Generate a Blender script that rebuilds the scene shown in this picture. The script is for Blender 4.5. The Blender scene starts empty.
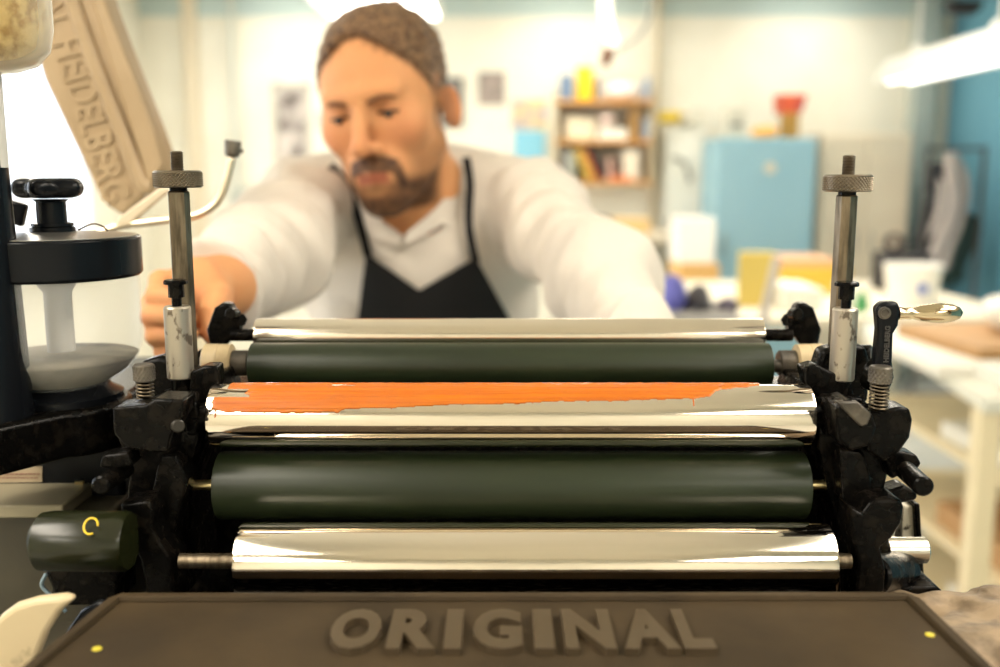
import bpy, math, random
import numpy as np
from mathutils import Vector, Matrix
random.seed(7)
S = bpy.context.scene
C = S.collection
# ---------------- camera, exposure, world ----------------
PIT = math.radians(9.3); F = 972.2; CZ = 1.45
cd = bpy.data.cameras.new('camera'); cam = bpy.data.objects.new('camera', cd); C.objects.link(cam)
cam.location = (0, 0, CZ); cam.rotation_euler = (math.radians(90) - PIT, 0, 0)
cd.lens = 35; cd.sensor_width = 36; cd.clip_start = .02; cd.clip_end = 60
cd.dof.use_dof = True; cd.dof.focus_distance = .565; cd.dof.aperture_fstop = 3.9
S.camera = cam
S.view_settings.view_transform = 'Standard'; S.view_settings.look = 'None'
S.view_settings.gamma = 1; S.view_settings.use_curve_mapping = False
S.view_settings.exposure = 0.3
wd = bpy.data.worlds.new('world'); S.world = wd; wd.use_nodes = True
bgn = wd.node_tree.nodes['Background']; bgn.inputs[0].default_value = (.82, .9, 1, 1); bgn.inputs[1].default_value = 2.4
def area(name, loc, size, power, col=(1, .87, .70), rot=(0, 0, 0), parent=None):
    l = bpy.data.lights.new(name, 'AREA'); l.shape = 'RECTANGLE'; l.size, l.size_y = size; l.energy = power; l.color = col
    o = bpy.data.objects.new(name, l); C.objects.link(o); o.location = loc; o.rotation_euler = rot
    return o
# light of the ceiling fixtures (one under each fixture built below) and daylight at the left windows
LAMPS = [(-.62, 4.95, 2.3, 13), (1.3, 3.9, 2.3, 13), (-1.5, 2.9, 2.3, 10), (1.0, .3, 2.3, 13), (-.9, -.1, 2.3, 13), (1.2, -1.6, 2.3, 8), (-1.2, -1.7, 2.3, 8), (-1.3, 6.1, 2.69, 4), (.5, 6.1, 2.69, 5.5), (2.1, 6.1, 2.69, 5.5)]  # last three: unseen back row added to brighten the back wall
for (lx, ly, lz, lp) in LAMPS:
    area('lamp_light', (lx, ly, lz - .03), (.5, 1.1), lp)
area('daylight', (-2.42, 5.0, 1.6), (2.6, 1.4), 14, (.85, .93, 1), (0, math.radians(-90), 0))
area('daylight', (-2.42, 1.6, 1.6), (1.8, 1.3), 14, (.8, .9, 1), (0, math.radians(-90), 0))
# ---------------- picture geometry: pixel + distance -> point ----------------
_f = Vector((0, math.cos(PIT), -math.sin(PIT))); _u = Vector((0, math.sin(PIT), math.cos(PIT)))
def ray(px, py): return _f + Vector((1, 0, 0)) * ((px - 500) / F) + _u * ((333.5 - py) / F)
def W(px, py, d): return Vector((0, 0, CZ)) + ray(px, py) * d
def WY(px, py, Y):
    r = ray(px, py); return Vector((0, 0, CZ)) + r * (Y / r.y)
def WZ(px, py, z):
    r = ray(px, py); return Vector((0, 0, CZ)) + r * ((z - CZ) / r.z)
def WX(px, py, X):
    r = ray(px, py); return Vector((0, 0, CZ)) + r * (X / r.x)
# ---------------- materials ----------------
MT = {}
def mat(name, col, rough=.5, metal=0, var=None, bump=None, **k):
    """var=(scale, colour2, contrast lo, hi)  bump=(scale, strength, dist)"""
    m = bpy.data.materials.new(name); m.use_nodes = True; nt = m.node_tree; b = nt.nodes['Principled BSDF']
    def c4(c): return (c[0], c[1], c[2], 1)
    b.inputs['Base Color'].default_value = c4(col); b.inputs['Roughness'].default_value = rough; b.inputs['Metallic'].default_value = metal
    for kk, v in k.items(): b.inputs[kk.replace('_', ' ')].default_value = v
    if var or bump: tc = nt.nodes.new('ShaderNodeTexCoord')
    if var:
        n = nt.nodes.new('ShaderNodeTexNoise'); n.inputs['Detail'].default_value = 6
        mp = nt.nodes.new('ShaderNodeMapping'); nt.links.new(tc.outputs['Object'], mp.inputs[0]); nt.links.new(mp.outputs[0], n.inputs['Vector'])
        s = var[0]; mp.inputs['Scale'].default_value = s if isinstance(s, tuple) else (s, s, s); n.inputs['Scale'].default_value = 1
        r = nt.nodes.new('ShaderNodeValToRGB'); r.color_ramp.elements[0].position = var[2]; r.color_ramp.elements[1].position = var[3]
        r.color_ramp.elements[0].color = c4(col); r.color_ramp.elements[1].color = c4(var[1])
        nt.links.new(n.outputs[0], r.inputs[0]); nt.links.new(r.outputs[0], b.inputs['Base Color'])
        if len(var) > 4:
            mr = nt.nodes.new('ShaderNodeMapRange'); nt.links.new(n.outputs[0], mr.inputs[0])
            mr.inputs[1].default_value = var[2]; mr.inputs[2].default_value = var[3]; mr.inputs[3].default_value = rough; mr.inputs[4].default_value = var[4]
            nt.links.new(mr.outputs[0], b.inputs['Roughness'])
    if bump:
        n = nt.nodes.new('ShaderNodeTexNoise'); n.inputs['Detail'].default_value = 5
        mp = nt.nodes.new('ShaderNodeMapping'); nt.links.new(tc.outputs['Object'], mp.inputs[0]); nt.links.new(mp.outputs[0], n.inputs['Vector'])
        s = bump[0]; mp.inputs['Scale'].default_value = s if isinstance(s, tuple) else (s, s, s); n.inputs['Scale'].default_value = 1
        bp = nt.nodes.new('ShaderNodeBump'); bp.inputs['Strength'].default_value = bump[1]; bp.inputs['Distance'].default_value = bump[2]
        nt.links.new(n.outputs[0], bp.inputs['Height']); nt.links.new(bp.outputs[0], b.inputs['Normal'])
    MT[name] = m; return m
def emis(name, col, s):
    m = mat(name, col, .5); b = m.node_tree.nodes['Principled BSDF']
    b.inputs['Emission Color'].default_value = (*col, 1); b.inputs['Emission Strength'].default_value = s; return m
def srgb(r, g, b):
    f = lambda c: (c / 255 / 12.92) if c / 255 <= .04045 else ((c / 255 + .055) / 1.055) ** 2.4
    return (f(r), f(g), f(b))
# ---------------- mesh building ----------------
def wloc(o):
    v = Vector((0, 0, 0))
    while o: v += Vector(o.location); o = o.parent
    return v
def link_mesh(name, V, Fc, m, parent=None, smooth=35, bevel=0, cols=None):
    V = np.asarray(V, dtype=float); c = (V.min(0) + V.max(0)) / 2
    if parent is None: c[2] = V[:, 2].min()
    me = bpy.data.meshes.new(name); me.from_pydata((V - c).tolist(), [], [list(map(int, f)) for f in Fc]); me.update()
    if smooth:
        me.shade_smooth()
        if smooth < 180: me.set_sharp_from_angle(angle=math.radians(smooth))
    if isinstance(m, (list, tuple)):
        for x in m: me.materials.append(x)
    else: me.materials.append(m)
    o = bpy.data.objects.new(name, me); C.objects.link(o); o.location = Vector(c) - wloc(parent); o.parent = parent
    if bevel:
        b = o.modifiers.new('bevel', 'BEVEL'); b.width = bevel; b.segments = 3; b.limit_method = 'ANGLE'; b.angle_limit = math.radians(40); b.harden_normals = False
    return o
def frame(d):
    d = Vector(d).normalized(); a = Vector((0, 0, 1)) if abs(d.z) < .9 else Vector((1, 0, 0))
    x = a.cross(d).normalized(); return x, d.cross(x), d
class MB:
    def __init__(s): s.V = []; s.F = []
    def add(s, V, Fc):
        n = len(s.V); s.V += [tuple(v) for v in V]; s.F += [[i + n for i in f] for f in Fc]; return s
    def box(s, c, d, rot=None):
        vs = [Vector((x * d[0] / 2, y * d[1] / 2, z * d[2] / 2)) for x in (-1, 1) for y in (-1, 1) for z in (-1, 1)]
        if rot is not None: vs = [rot @ v for v in vs]
        return s.add([v + Vector(c) for v in vs], [(0, 1, 3, 2), (4, 6, 7, 5), (0, 4, 5, 1), (2, 3, 7, 6), (0, 2, 6, 4), (1, 5, 7, 3)])
    def b2(s, x0, x1, y0, y1, z0, z1): return s.box(((x0 + x1) / 2, (y0 + y1) / 2, (z0 + z1) / 2), (x1 - x0, y1 - y0, z1 - z0))
    def lathe(s, p, d, prof, n=48, caps=True, knurl=None):
        x, y, z = frame(d); V = []; p = Vector(p)
        for j, (r, h) in enumerate(prof):
            for i in range(n):
                rr = r
                if knurl and knurl[0] <= j <= knurl[1]: rr = r + knurl[2] * (2 - abs((i + j) % 4 - 2) - abs((i - j) % 4 - 2)) / 2
                a = 2 * math.pi * i / n; V.append(p + x * (rr * math.cos(a)) + y * (rr * math.sin(a)) + z * h)
        Fc = []
        for j in range(len(prof) - 1):
            for i in range(n):
                k = (i + 1) % n; Fc.append((j * n + i, j * n + k, (j + 1) * n + k, (j + 1) * n + i))
        if caps: Fc += [tuple(range(n))[::-1], tuple(range((len(prof) - 1) * n, len(prof) * n))]
        return s.add(V, Fc)
    def cyl(s, a, b, r, r2=None, n=32, ch=0):
        a = Vector(a); b = Vector(b); L = (b - a).length; r2 = r if r2 is None else r2
        pr = [(r, 0), (r2, L)] if not ch else [(r - ch, 0), (r, ch), (r2, L - ch), (r2 - ch, L)]
        return s.lathe(a, b - a, pr, n)
    def tube(s, pts, r, n=12, closed=False):
        pts = [Vector(p) for p in pts]; V = []; Fc = []; m = len(pts)
        t0 = (pts[1] - pts[0]).normalized(); x, y, _ = frame(t0)
        for i, p in enumerate(pts):
            t = (pts[min(i + 1, m - 1)] - pts[max(i - 1, 0)]).normalized()
            x = (x - t * x.dot(t)).normalized(); y = t.cross(x)
            rr = r[i] if isinstance(r, (list, tuple)) else r
            for k in range(n):
                a = 2 * math.pi * k / n; V.append(p + x * (rr * math.cos(a)) + y * (rr * math.sin(a)))
        for j in range(m - 1):
            for k in range(n):
                q = (k + 1) % n; Fc.append((j * n + k, j * n + q, (j + 1) * n + q, (j + 1) * n + k))
        Fc += [tuple(range(n))[::-1], tuple(range((m - 1) * n, m * n))]
        return s.add(V, Fc)
    def prism(s, pts, vec):
        pts = [Vector(p) for p in pts]; vec = Vector(vec); n = len(pts)
        nrm = Vector((0, 0, 0))
        for i in range(n): nrm += pts[i].cross(pts[(i + 1) % n])
        if nrm.dot(vec) > 0: pts = pts[::-1]
        V = pts + [p + vec for p in pts]
        Fc = [tuple(range(n)), tuple(range(n, 2 * n))[::-1]] + [((i + 1) % n, i, i + n, (i + 1) % n + n) for i in range(n)]
        return s.add(V, Fc)
    def ell(s, c, r, n=24, rot=None):
        V = []; Fc = []; m = n // 2
        for j in range(m + 1):
            t = math.pi * j / m
            for i in range(n):
                a = 2 * math.pi * i / n; v = Vector((r[0] * math.sin(t) * math.cos(a), r[1] * math.sin(t) * math.sin(a), r[2] * math.cos(t)))
                if rot is not None: v = rot @ v
                V.append(v + Vector(c))
        for j in range(m):
            for i in range(n):
                k = (i + 1) % n; Fc.append((j * n + i, (j + 1) * n + i, (j + 1) * n + k, j * n + k))
        return s.add(V, Fc)
    def obj(s, name, m, parent=None, smooth=35, bevel=0): return link_mesh(name, s.V, s.F, m, parent, smooth, bevel)
def thing(name, label, cat, loc=(0, 0, 0), group=None):
    o = bpy.data.objects.new(name, None); o.empty_display_size = .05; C.objects.link(o); o.location = loc
    return tag(o, label, cat, group)
def tag(o, label, cat, group=None):
    o['label'] = label; o['category'] = cat
    if group: o['group'] = group
    return o
def struct(o): o['kind'] = 'structure'; return o
def ppoly(pts, Y): return [WY(x, y, Y) for x, y in pts]
def smooth_poly(pts, it=2):
    for _ in range(it):
        q = []
        for i in range(len(pts)):
            a = pts[i]; b = pts[(i + 1) % len(pts)]
            q += [(a[0] * .75 + b[0] * .25, a[1] * .75 + b[1] * .25), (a[0] * .25 + b[0] * .75, a[1] * .25 + b[1] * .75)]
        pts = q
    return pts
def catmull(P, n=8):
    P = [Vector(p) for p in P]; Q = [P[0] * 2 - P[1]] + P + [P[-1] * 2 - P[-2]]; out = []
    for i in range(1, len(Q) - 2):
        for k in range(n):
            t = k / n; a, b, c, d = Q[i - 1:i + 3]
            out.append(.5 * ((2 * b) + (c - a) * t + (2 * a - 5 * b + 4 * c - d) * t * t + (3 * b - a - 3 * c + d) * t ** 3))
    return out + [P[-1]]
def text_mesh(txt, size, depth, offset=0, spacing=1.0, shear=0):
    c = bpy.data.curves.new('t', 'FONT'); c.body = txt; c.size = size; c.extrude = depth; c.offset = offset; c.space_character = spacing; c.shear = shear
    c.align_x = 'CENTER'; c.align_y = 'CENTER'; c.resolution_u = 4
    o = bpy.data.objects.new('t', c); C.objects.link(o); bpy.context.view_layer.update()
    me = bpy.data.meshes.new_from_object(o.evaluated_get(bpy.context.evaluated_depsgraph_get()))
    V = [v.co.copy() for v in me.vertices]; Fc = [tuple(p.vertices) for p in me.polygons]
    bpy.data.objects.remove(o); bpy.data.curves.remove(c); bpy.data.meshes.remove(me)
    return V, Fc
# ---------------- smooth implicit surfaces (surface nets) ----------------
QRES = 1.0
def surf(f, lo, hi, h, nb=14):
    h = h * QRES
    lo = np.array(lo, float); hi = np.array(hi, float); G = np.ceil((hi - lo) / h / nb).astype(int)
    bi = np.stack(np.meshgrid(*[np.arange(g) for g in G], indexing='ij'), -1).reshape(-1, 3)
    cen = lo + (bi + .5) * nb * h
    d = f(cen); bi = bi[np.abs(d) < nb * h * .87 * 1.25 + 3 * h]
    T = G * nb + 2; key = lambda c: ((c[..., 0] + 1) * (T[1] + 2) + c[..., 1] + 1) * (T[2] + 2) + c[..., 2] + 1
    g = np.stack(np.meshgrid(*[np.arange(nb + 1)] * 3, indexing='ij'), -1)
    cor = [np.array((i, j, k)) for i in (0, 1) for j in (0, 1) for k in (0, 1)]
    E = [(a, b) for a in range(8) for b in range(a + 1, 8) if np.abs(cor[a] - cor[b]).sum() == 1]
    KS = []; PS = []; QS = []
    for s in range(0, len(bi), 24):
        B = bi[s:s + 24] * nb; idx = B[:, None, None, None, :] + g[None]
        V = f((lo + idx.reshape(-1, 3) * h)).reshape(idx.shape[:-1])
        sg = V < 0; n = nb
        sl = lambda c: (slice(None),) + tuple(slice(int(o), int(o) + n) for o in c)
        cnt = sum(sg[sl(c)].astype(int) for c in cor); act = (cnt > 0) & (cnt < 8)
        if act.any():
            ci = idx[:, :n, :n, :n][act]; vals = [V[sl(c)][act] for c in cor]
            acc = np.zeros((len(ci), 3)); w = np.zeros(len(ci))
            for a, b in E:
                va, vb = vals[a], vals[b]; m = (va < 0) != (vb < 0); t = np.where(m, va / np.where(m, va - vb, 1), 0)
                p = cor[a] + t[:, None] * (cor[b] - cor[a]); acc += p * m[:, None]; w += m
            KS.append(key(ci)); PS.append(lo + (ci + acc / w[:, None]) * h)
        for a in range(3):
            e = np.zeros(3, int); e[a] = 1; m = sg[sl((0, 0, 0))] != sg[sl(e)]
            if not m.any(): continue
            p = idx[:, :n, :n, :n][m]; ins = sg[sl((0, 0, 0))][m]
            b = np.zeros(3, int); b[(a + 1) % 3] = 1; c = np.zeros(3, int); c[(a + 2) % 3] = 1
            q = np.stack([key(p - b - c), key(p - c), key(p), key(p - b)], 1); q[~ins] = q[~ins][:, ::-1]
            QS.append(q)
    K = np.concatenate(KS); P = np.concatenate(PS); Q = np.concatenate(QS)
    o = np.argsort(K); K = K[o]; P = P[o]; j = np.searchsorted(K, Q); j = np.clip(j, 0, len(K) - 1)
    ok = (K[j] == Q).all(1)
    return P, j[ok]
def smin(a, b, k):
    if k <= 0: return np.minimum(a, b)
    h = np.clip(.5 + .5 * (b - a) / k, 0, 1); return b + (a - b) * h - k * h * (1 - h)
def smax(a, b, k): return -smin(-a, -b, k)
def ell(p, c, r):
    q = p - np.array(c, float); r = np.array(r, float)
    k0 = np.sqrt(((q / r) ** 2).sum(1)); k1 = np.sqrt(((q / r ** 2) ** 2).sum(1)) + 1e-9
    return k0 * (k0 - 1) / k1
def sph(p, c, r): return np.sqrt(((p - np.array(c, float)) ** 2).sum(1)) - r
def cap(p, a, b, ra, rb=None, fl=None):
    rb = ra if rb is None else rb; a = np.array(a, float); b = np.array(b, float); ab = b - a
    t = np.clip(((p - a) @ ab) / (ab @ ab), 0, 1); q = p - a - t[:, None] * ab
    return np.sqrt((q ** 2).sum(1)) - (ra + (rb - ra) * t)
def ns(p, s, seed=0):
    """cheap smooth pseudo-noise, about -1..1"""
    x, y, z = (p * s).T; r = np.random.RandomState(seed); v = 0
    for i in range(5):
        k = r.normal(size=3); ph = r.uniform(0, 6.3); v = v + np.sin(x * k[0] + y * k[1] + z * k[2] + ph + 1.3 * np.sin(.7 * (x * k[1] - y * k[2] + z * k[0]) + ph))
    return v / 3.2
def step(a, b, x): t = np.clip((x - a) / (b - a), 0, 1); return t * t * (3 - 2 * t)
# ---------------- the room ----------------
X0, X1, Y0, Y1, ZC = -2.5, 3.15, -2.6, 7.0, 2.75
mwall = mat('wall_paint', srgb(232, 229, 215), .85, var=(3, srgb(224, 220, 204), .35, .7))
mceil = mat('ceiling_paint', srgb(236, 230, 216), .9, var=(1.5, srgb(230, 224, 208), .3, .7))
mband = mat('grey_blue_band', srgb(180, 198, 196), .8, var=(1.5, srgb(188, 204, 200), .3, .7))
mfloor = mat('floor_paint', srgb(226, 223, 214), .55, var=(2.5, srgb(214, 210, 198), .35, .7))
mblue = mat('blue_paint', srgb(104, 158, 178), .7, var=((3, 3, 1), srgb(92, 148, 168), .35, .7))
mlblue = mat('light_blue_paint', srgb(152, 190, 204), .7, var=((3, 3, 1), srgb(142, 184, 200), .35, .7))
mcream = mat('cream_paint', srgb(226, 215, 192), .6, var=(4, srgb(216, 204, 182), .3, .7))
mgrey = mat('grey_paint', srgb(150, 152, 146), .6)
struct(MB().b2(X0 - .1, X1 + .1, Y0 - .1, Y1 + .1, -.1, 0).obj('floor', mfloor))
struct(MB().b2(X0 - .1, X1 + .1, Y0 - .1, Y1 + .1, ZC, ZC + .1).obj('ceiling', mceil))
struct(MB().b2(X0 - .1, X1 + .1, Y1, Y1 + .1, 0, ZC).obj('wall_back', mwall))
struct(MB().b2(X0 - .1, X1 + .1, Y0 - .1, Y0, 0, ZC).obj('wall_front', mwall))
struct(MB().b2(X0, X1, Y1 - .012, Y1, 2.53, ZC).obj('trim_3', mband))
struct(MB().b2(X1, X1 + .1, Y0, Y1, 0, ZC).obj('wall_right', mblue))
WIN = [(4.3, 6.1), (.6, 2.5)]; WZ0, WZ1 = .95, 2.3
w = MB(); ys = [Y0] + [v for a in sorted(WIN) for v in a] + [Y1]
for i in range(0, len(ys), 2): w.b2(X0 - .1, X0, ys[i], ys[i + 1], 0, ZC)
for a, b in WIN: w.b2(X0 - .1, X0, a, b, 0, WZ0); w.b2(X0 - .1, X0, a, b, WZ1, ZC)
struct(w.obj('wall_left', mwall))
mgl = bpy.data.materials.new('window_glass'); mgl.use_nodes = True; nt = mgl.node_tree; nt.nodes.remove(nt.nodes['Principled BSDF'])
t1 = nt.nodes.new('ShaderNodeBsdfTransparent'); t2 = nt.nodes.new('ShaderNodeBsdfGlossy'); t2.inputs['Roughness'].default_value = .02; mx = nt.nodes.new('ShaderNodeMixShader'); mx.inputs[0].default_value = .07
nt.links.new(t1.outputs[0], mx.inputs[1]); nt.links.new(t2.outputs[0], mx.inputs[2]); nt.links.new(mx.outputs[0], nt.nodes['Material Output'].inputs[0])
mwh = mat('white_gloss', srgb(238, 236, 230), .4)
for i, (a, b) in enumerate(WIN):
    r = bpy.data.objects.new('window_%d' % (i + 1), None); C.objects.link(r); r.location = (X0, (a + b) / 2, WZ0); struct(r)
    f = MB(); xs = (X0 - .07, X0 - .02)
    for u, v, z0, z1 in ((a, b, WZ0, WZ0 + .06), (a, b, WZ1 - .06, WZ1), (a, a + .06, WZ0, WZ1), (b - .06, b, WZ0, WZ1), ((a + b) / 2 - .03, (a + b) / 2 + .03, WZ0, WZ1)): f.b2(xs[0], xs[1], u, v, z0, z1)
    f.obj('window_frame', mwh, r); MB().b2(X0 - .05, X0 - .044, a + .05, b - .05, WZ0 + .05, WZ1 - .05).obj('window_pane', mgl, r)
    MB().b2(X0 - .02, X0 + .12, a - .05, b + .05, WZ0 - .04, WZ0).obj('window_sill', mwh, r, bevel=.005)
# pilaster and conduit on the back wall
c = WY(192, 60, Y1); struct(MB().b2(c.x - .045, c.x + .05, Y1 - .05, Y1, 0, ZC).obj('trim_1', mat('beige_paint', srgb(218, 206, 182), .7)))
c = WY(930, 60, 6.9); struct(MB().b2(c.x - .10, c.x + .03, Y1 - .14, Y1, 0, ZC).obj('trim_2', mat('grey_green_paint', srgb(172, 182, 176), .7)))
def pipe(px, y, r, z0, z1, label, m): 
    p = WY(px, 60, y); mb = MB().cyl((p.x, y, z0), (p.x, y, z1), r, n=16)
    for z in (z0 + .15, (z0 + z1) / 2, z1 - .15): mb.cyl((p.x, y, z - .012), (p.x, y, z + .012), r * 1.35, n=16); mb.b2(p.x - .006, p.x + .006, y, Y1, z - .01, z + .01)
    return tag(mb.obj('wall_pipe', m, None), label, 'pipe')
mgp = mat('pipe_paint', srgb(196, 200, 190), .5)
pipe(233, 6.93, .018, .3, ZC, 'thin grey pipe running down the wall left of the man', mgp)
pipe(657, 6.93, .022, .0, ZC, 'beige pipe running down the wall right of the wall shelf', mat('beige_pipe_paint', srgb(196, 184, 156), .5))
# ---- ceiling fixtures; the flush back row is added to light the back wall
mlamp = emis('lamp_diffuser', (1, .96, .88), 5)
mhouse = mat('lamp_housing', srgb(225, 225, 218), .5)
first = None
LL = ['ceiling light fitting above and behind the man, near the windows', 'ceiling light fitting above and behind the right end of the press', 'ceiling light fitting near the left windows, second from the back wall', 'ceiling light fitting above the right side of the press', 'ceiling light fitting above the left side of the press', 'rearmost ceiling light fitting on the right behind the camera', 'rearmost ceiling light fitting on the left behind the camera', 'added unseen light brightening the back wall, above the pictures left of the man', 'added unseen light brightening the back wall, above the wall shelf', 'added unseen light brightening the back wall, above the cream wardrobe']
for i, (x, y, lz, lp) in enumerate(LAMPS):
    r = thing('ceiling_light', LL[i], 'light', (x, y, lz), 'ceiling light fittings')
    if first is None:
        first = r; h = MB().b2(x - .3, x + .3, y - .6, y + .6, 2.31, 2.37); h.b2(x - .31, x - .29, y - .6, y + .6, 2.28, 2.34).b2(x + .29, x + .31, y - .6, y + .6, 2.28, 2.34); h.obj('lamp_housing', mhouse, r, bevel=.006)
        MB().b2(x - .28, x + .28, y - .58, y + .58, 2.29, 2.312).obj('lamp_diffuser', mlamp, r); rr = MB()
        for yy in (-.4, .4): MB().cyl((x, y + yy, 2.36), (x, y + yy, ZC), .006, n=8).obj('hanging_rod', mgrey, r)
    else:
        for ch in first.children:
            if lz > 2.5 and ch.name.startswith('hanging'): continue
            c = ch.copy(); c.parent = r; C.objects.link(c)
# ---- long tube lamp hanging on the right
r = thing('tube_lamp', 'long white fluorescent tube lamp hanging before the blue wall', 'lamp', (2.06, 4.1, 1.93))
sec = [(-.12, -.02), (-.115, .0), (-.06, .10), (.06, .10), (.115, 0), (.12, -.02), (.11, -.02), (.055, .09), (-.055, .09), (-.11, -.02)]
MB().prism([(2.06 + a, 3.0, 1.935 + b) for a, b in sec], (0, 2.2, 0)).obj('reflector', mhouse, r)
for a in (-.05, .05): MB().cyl((2.06 + a, 3.04, 1.93), (2.06 + a, 5.16, 1.93), .019, n=20, ch=.003).obj('fluorescent_tube', emis('tube_glow', (1, .98, .93), 2.2), r)
area('tube_light', (2.06, 4.1, 1.90), (.16, 2.1), 4)
for yy in (3.3, 4.15, 4.95):
    mb = MB(); mb.cyl((2.06, yy, 2.02), (2.06, yy, 2.06), .03, .012, n=16).cyl((2.06, yy, 2.05), (2.06, yy, ZC), .008, n=8).ell((2.06, yy, 2.05), (.04, .04, .035), 16)
    mb.obj('suspension_rod', mwh, r)
mb = MB().prism([WY(x, y, 4.3) for x, y in ((948, 0), (985, 0), (982, 8), (975, 14), (955, 14), (950, 6))], (0, .05, 0)); tag(mb.obj('cable_bracket', mat('black_plastic', srgb(25, 25, 28), .5), None, bevel=.004), 'black cable bracket above the long hanging tube lamp', 'bracket')
# ---- desk lamp arm with glowing curved tube in front of the shelf
r = thing('arc_lamp', 'curved white lamp with brown holder hanging above the wall shelf', 'lamp', tuple(WY(612, 60, 5.8)))
MB().tube(catmull([WY(x, y, 5.8) for x, y in ((606, -30), (605, -5), (606, 15), (609, 32), (615, 46))], 8), [.032] * 30 + [.034, .032, .02][:3], 16).obj('glowing_tube', emis('arc_glow', (1, .9, .76), 1.3), r)
MB().lathe(WY(609, 52, 5.8), (-.35, 0, -1), [(.03, -.02), (.035, .0), (.03, .05), (.022, .08)], 20).obj('lamp_holder', mat('brown_plastic', srgb(120, 70, 40), .5), r)
MB().tube(catmull([WY(x, y, 5.82) for x, y in ((618, 50), (634, 40), (648, 20), (652, -25))], 6), .012, 10).obj('lamp_arm', mgrey, r)
# ---- pictures and posters on the back wall
def noise_poster(name, c1, c2, sc, lo=.4, hi=.6): return mat(name, c1, .6, var=(sc, c2, lo, hi))
def framed(name, label, px0, py0, px1, py1, mpic, mfr, y=Y1, t=.02, fw=.03):
    a = WY(px0, py1, y); b = WY(px1, py0, y); r = thing(name, label, 'picture', ((a.x + b.x) / 2, y, a.z))
    f = MB(); f.b2(a.x, b.x, y - t, y, a.z, a.z + fw).b2(a.x, b.x, y - t, y, b.z - fw, b.z).b2(a.x, a.x + fw, y - t, y, a.z, b.z).b2(b.x - fw, b.x, y - t, y, a.z, b.z)
    f.obj('picture_frame', mfr, r); MB().b2(a.x + fw * .9, b.x - fw * .9, y - t * .6, y - .001, a.z + fw * .9, b.z - fw * .9).obj('picture_print', mpic, r); return r
mdk = mat('dark_frame', srgb(84, 80, 76), .6); mlt = mat('pale_frame', srgb(190, 184, 172), .6)
framed('framed_picture', 'tall framed sheet of grey photographs on the wall left of the man', 276, 84, 309, 178, noise_poster('grey_photos', srgb(96, 88, 84), srgb(206, 196, 188), 7), mlt)
framed('framed_picture', 'narrow dark framed picture beside the ear of the man', 441, 78, 463, 126, noise_poster('dark_print', srgb(84, 82, 80), srgb(180, 176, 168), 9), mdk)
def flat(name, label, cat, px0, py0, px1, py1, m, y=Y1, t=.006, group=None):
    if name == 'wall_print': group = 'pictures on the back wall'
    a = WY(px0, py1, y); b = WY(px1, py0, y); return tag(MB().b2(a.x, b.x, y - t, y, a.z, b.z).obj(name, m, None), label, cat, group)
flat('wall_print', 'small pale grey print pinned to the wall right of the man', 'picture', 478, 72, 505, 105, noise_poster('pale_print', srgb(160, 146, 138), srgb(130, 122, 116), 10))
flat('wall_print', 'small faded pink print behind the head of the man', 'picture', 316, 112, 336, 130, noise_poster('pink_print', srgb(222, 196, 188), srgb(205, 170, 164), 8))
flat('wall_print', 'patchy yellow and violet print above the light blue panel', 'picture', 512, 100, 546, 129, noise_poster('patchy_print', srgb(160, 150, 170), srgb(228, 206, 140), 14))
flat('wall_panel', 'light blue panel low on the wall left of the wall shelf', 'panel', 514, 131, 545, 166, mat('light_blue', srgb(128, 190, 214), .6), t=.03)
flat('wall_print', 'grey sheet low on the wall left of the man', 'picture', 231, 188, 250, 205, mat('grey_sheet', srgb(176, 182, 178), .7))
a = WY(662, 243, 6.9); b = WY(706, 128, 6.9)
r = thing('white_board', 'tall white board with faint grey marks left of the blue cabinet', 'board', (a.x, 6.9, a.z)); MB().b2(a.x, b.x, 6.86, 6.96, a.z, b.z).obj('panel', mat('white_panel', srgb(232, 232, 222), .5), r, bevel=.006)
for pts in (((672, 158), (680, 160), (688, 166)), ((686, 168), (690, 176), (689, 182)), ((666, 222), (676, 220), (688, 224))): MB().tube(catmull([WY(x, y, 6.855) for x, y in pts], 5), .016, 8).obj('grey_marking', mat('grey_mark', srgb(150, 150, 142), .6), r)
flat('wall_sign', 'small yellow strip sign on the wall right of the shelf pipe', 'sign', 659, 112, 683, 122, mat('yellow_sign', srgb(236, 206, 40), .6), t=.01)
for i, (x0, x1, lb) in enumerate(((690, 702, 'small grey box on the wall right of the yellow sign'), (722, 742, 'grey box with dark slot on top of the blue cabinet'))):
    a = WY(x0, 139 if i else 124, 6.6); b = WY(x1, 108, 6.6); q = MB().b2(a.x, b.x, 6.45 if i else 6.6, 6.62 if i else Y1, a.z, b.z).obj('small_box', mat('pale_grey_box%d' % i, srgb(205, 202, 186), .7), None, bevel=.01); tag(q, lb, 'box')
    if i: MB().b2(a.x + .02, b.x - .03, 6.446, 6.452, a.z + .07, a.z + .10).obj('slot', mdk, q)
# ---------------- furniture in the background ----------------
def cupboard(name, label, px0, px1, py_top, y, depth, m, doors=2, hm=None):
    a = WY(px0, py_top, y); b = WY(px1, py_top, y); z1 = a.z; r = thing(name, label, 'cabinet', ((a.x + b.x) / 2, y, 0))
    MB().b2(a.x, b.x, y + .02, y + depth, .06, z1).obj('cabinet_body', m, r, bevel=.006); MB().b2(a.x + .02, b.x - .02, y + .05, y + depth - .02, 0, .06).obj('plinth', mgrey, r)
    w = (b.x - a.x) / doors
    for i in range(doors):
        d = MB().b2(a.x + i * w + .006, a.x + (i + 1) * w - .006, y, y + .02, .08, z1 - .015).obj('door', m, r, bevel=.004)
        hx = a.x + (i + 1) * w - .05 if i == 0 and doors > 1 else a.x + i * w + .05
        MB().tube([(hx, y, .95), (hx, y - .03, .95), (hx, y - .03, 1.07), (hx, y, 1.07)], .006, 8).obj('handle', hm or mgrey, d)
    return r, a, b
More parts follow.
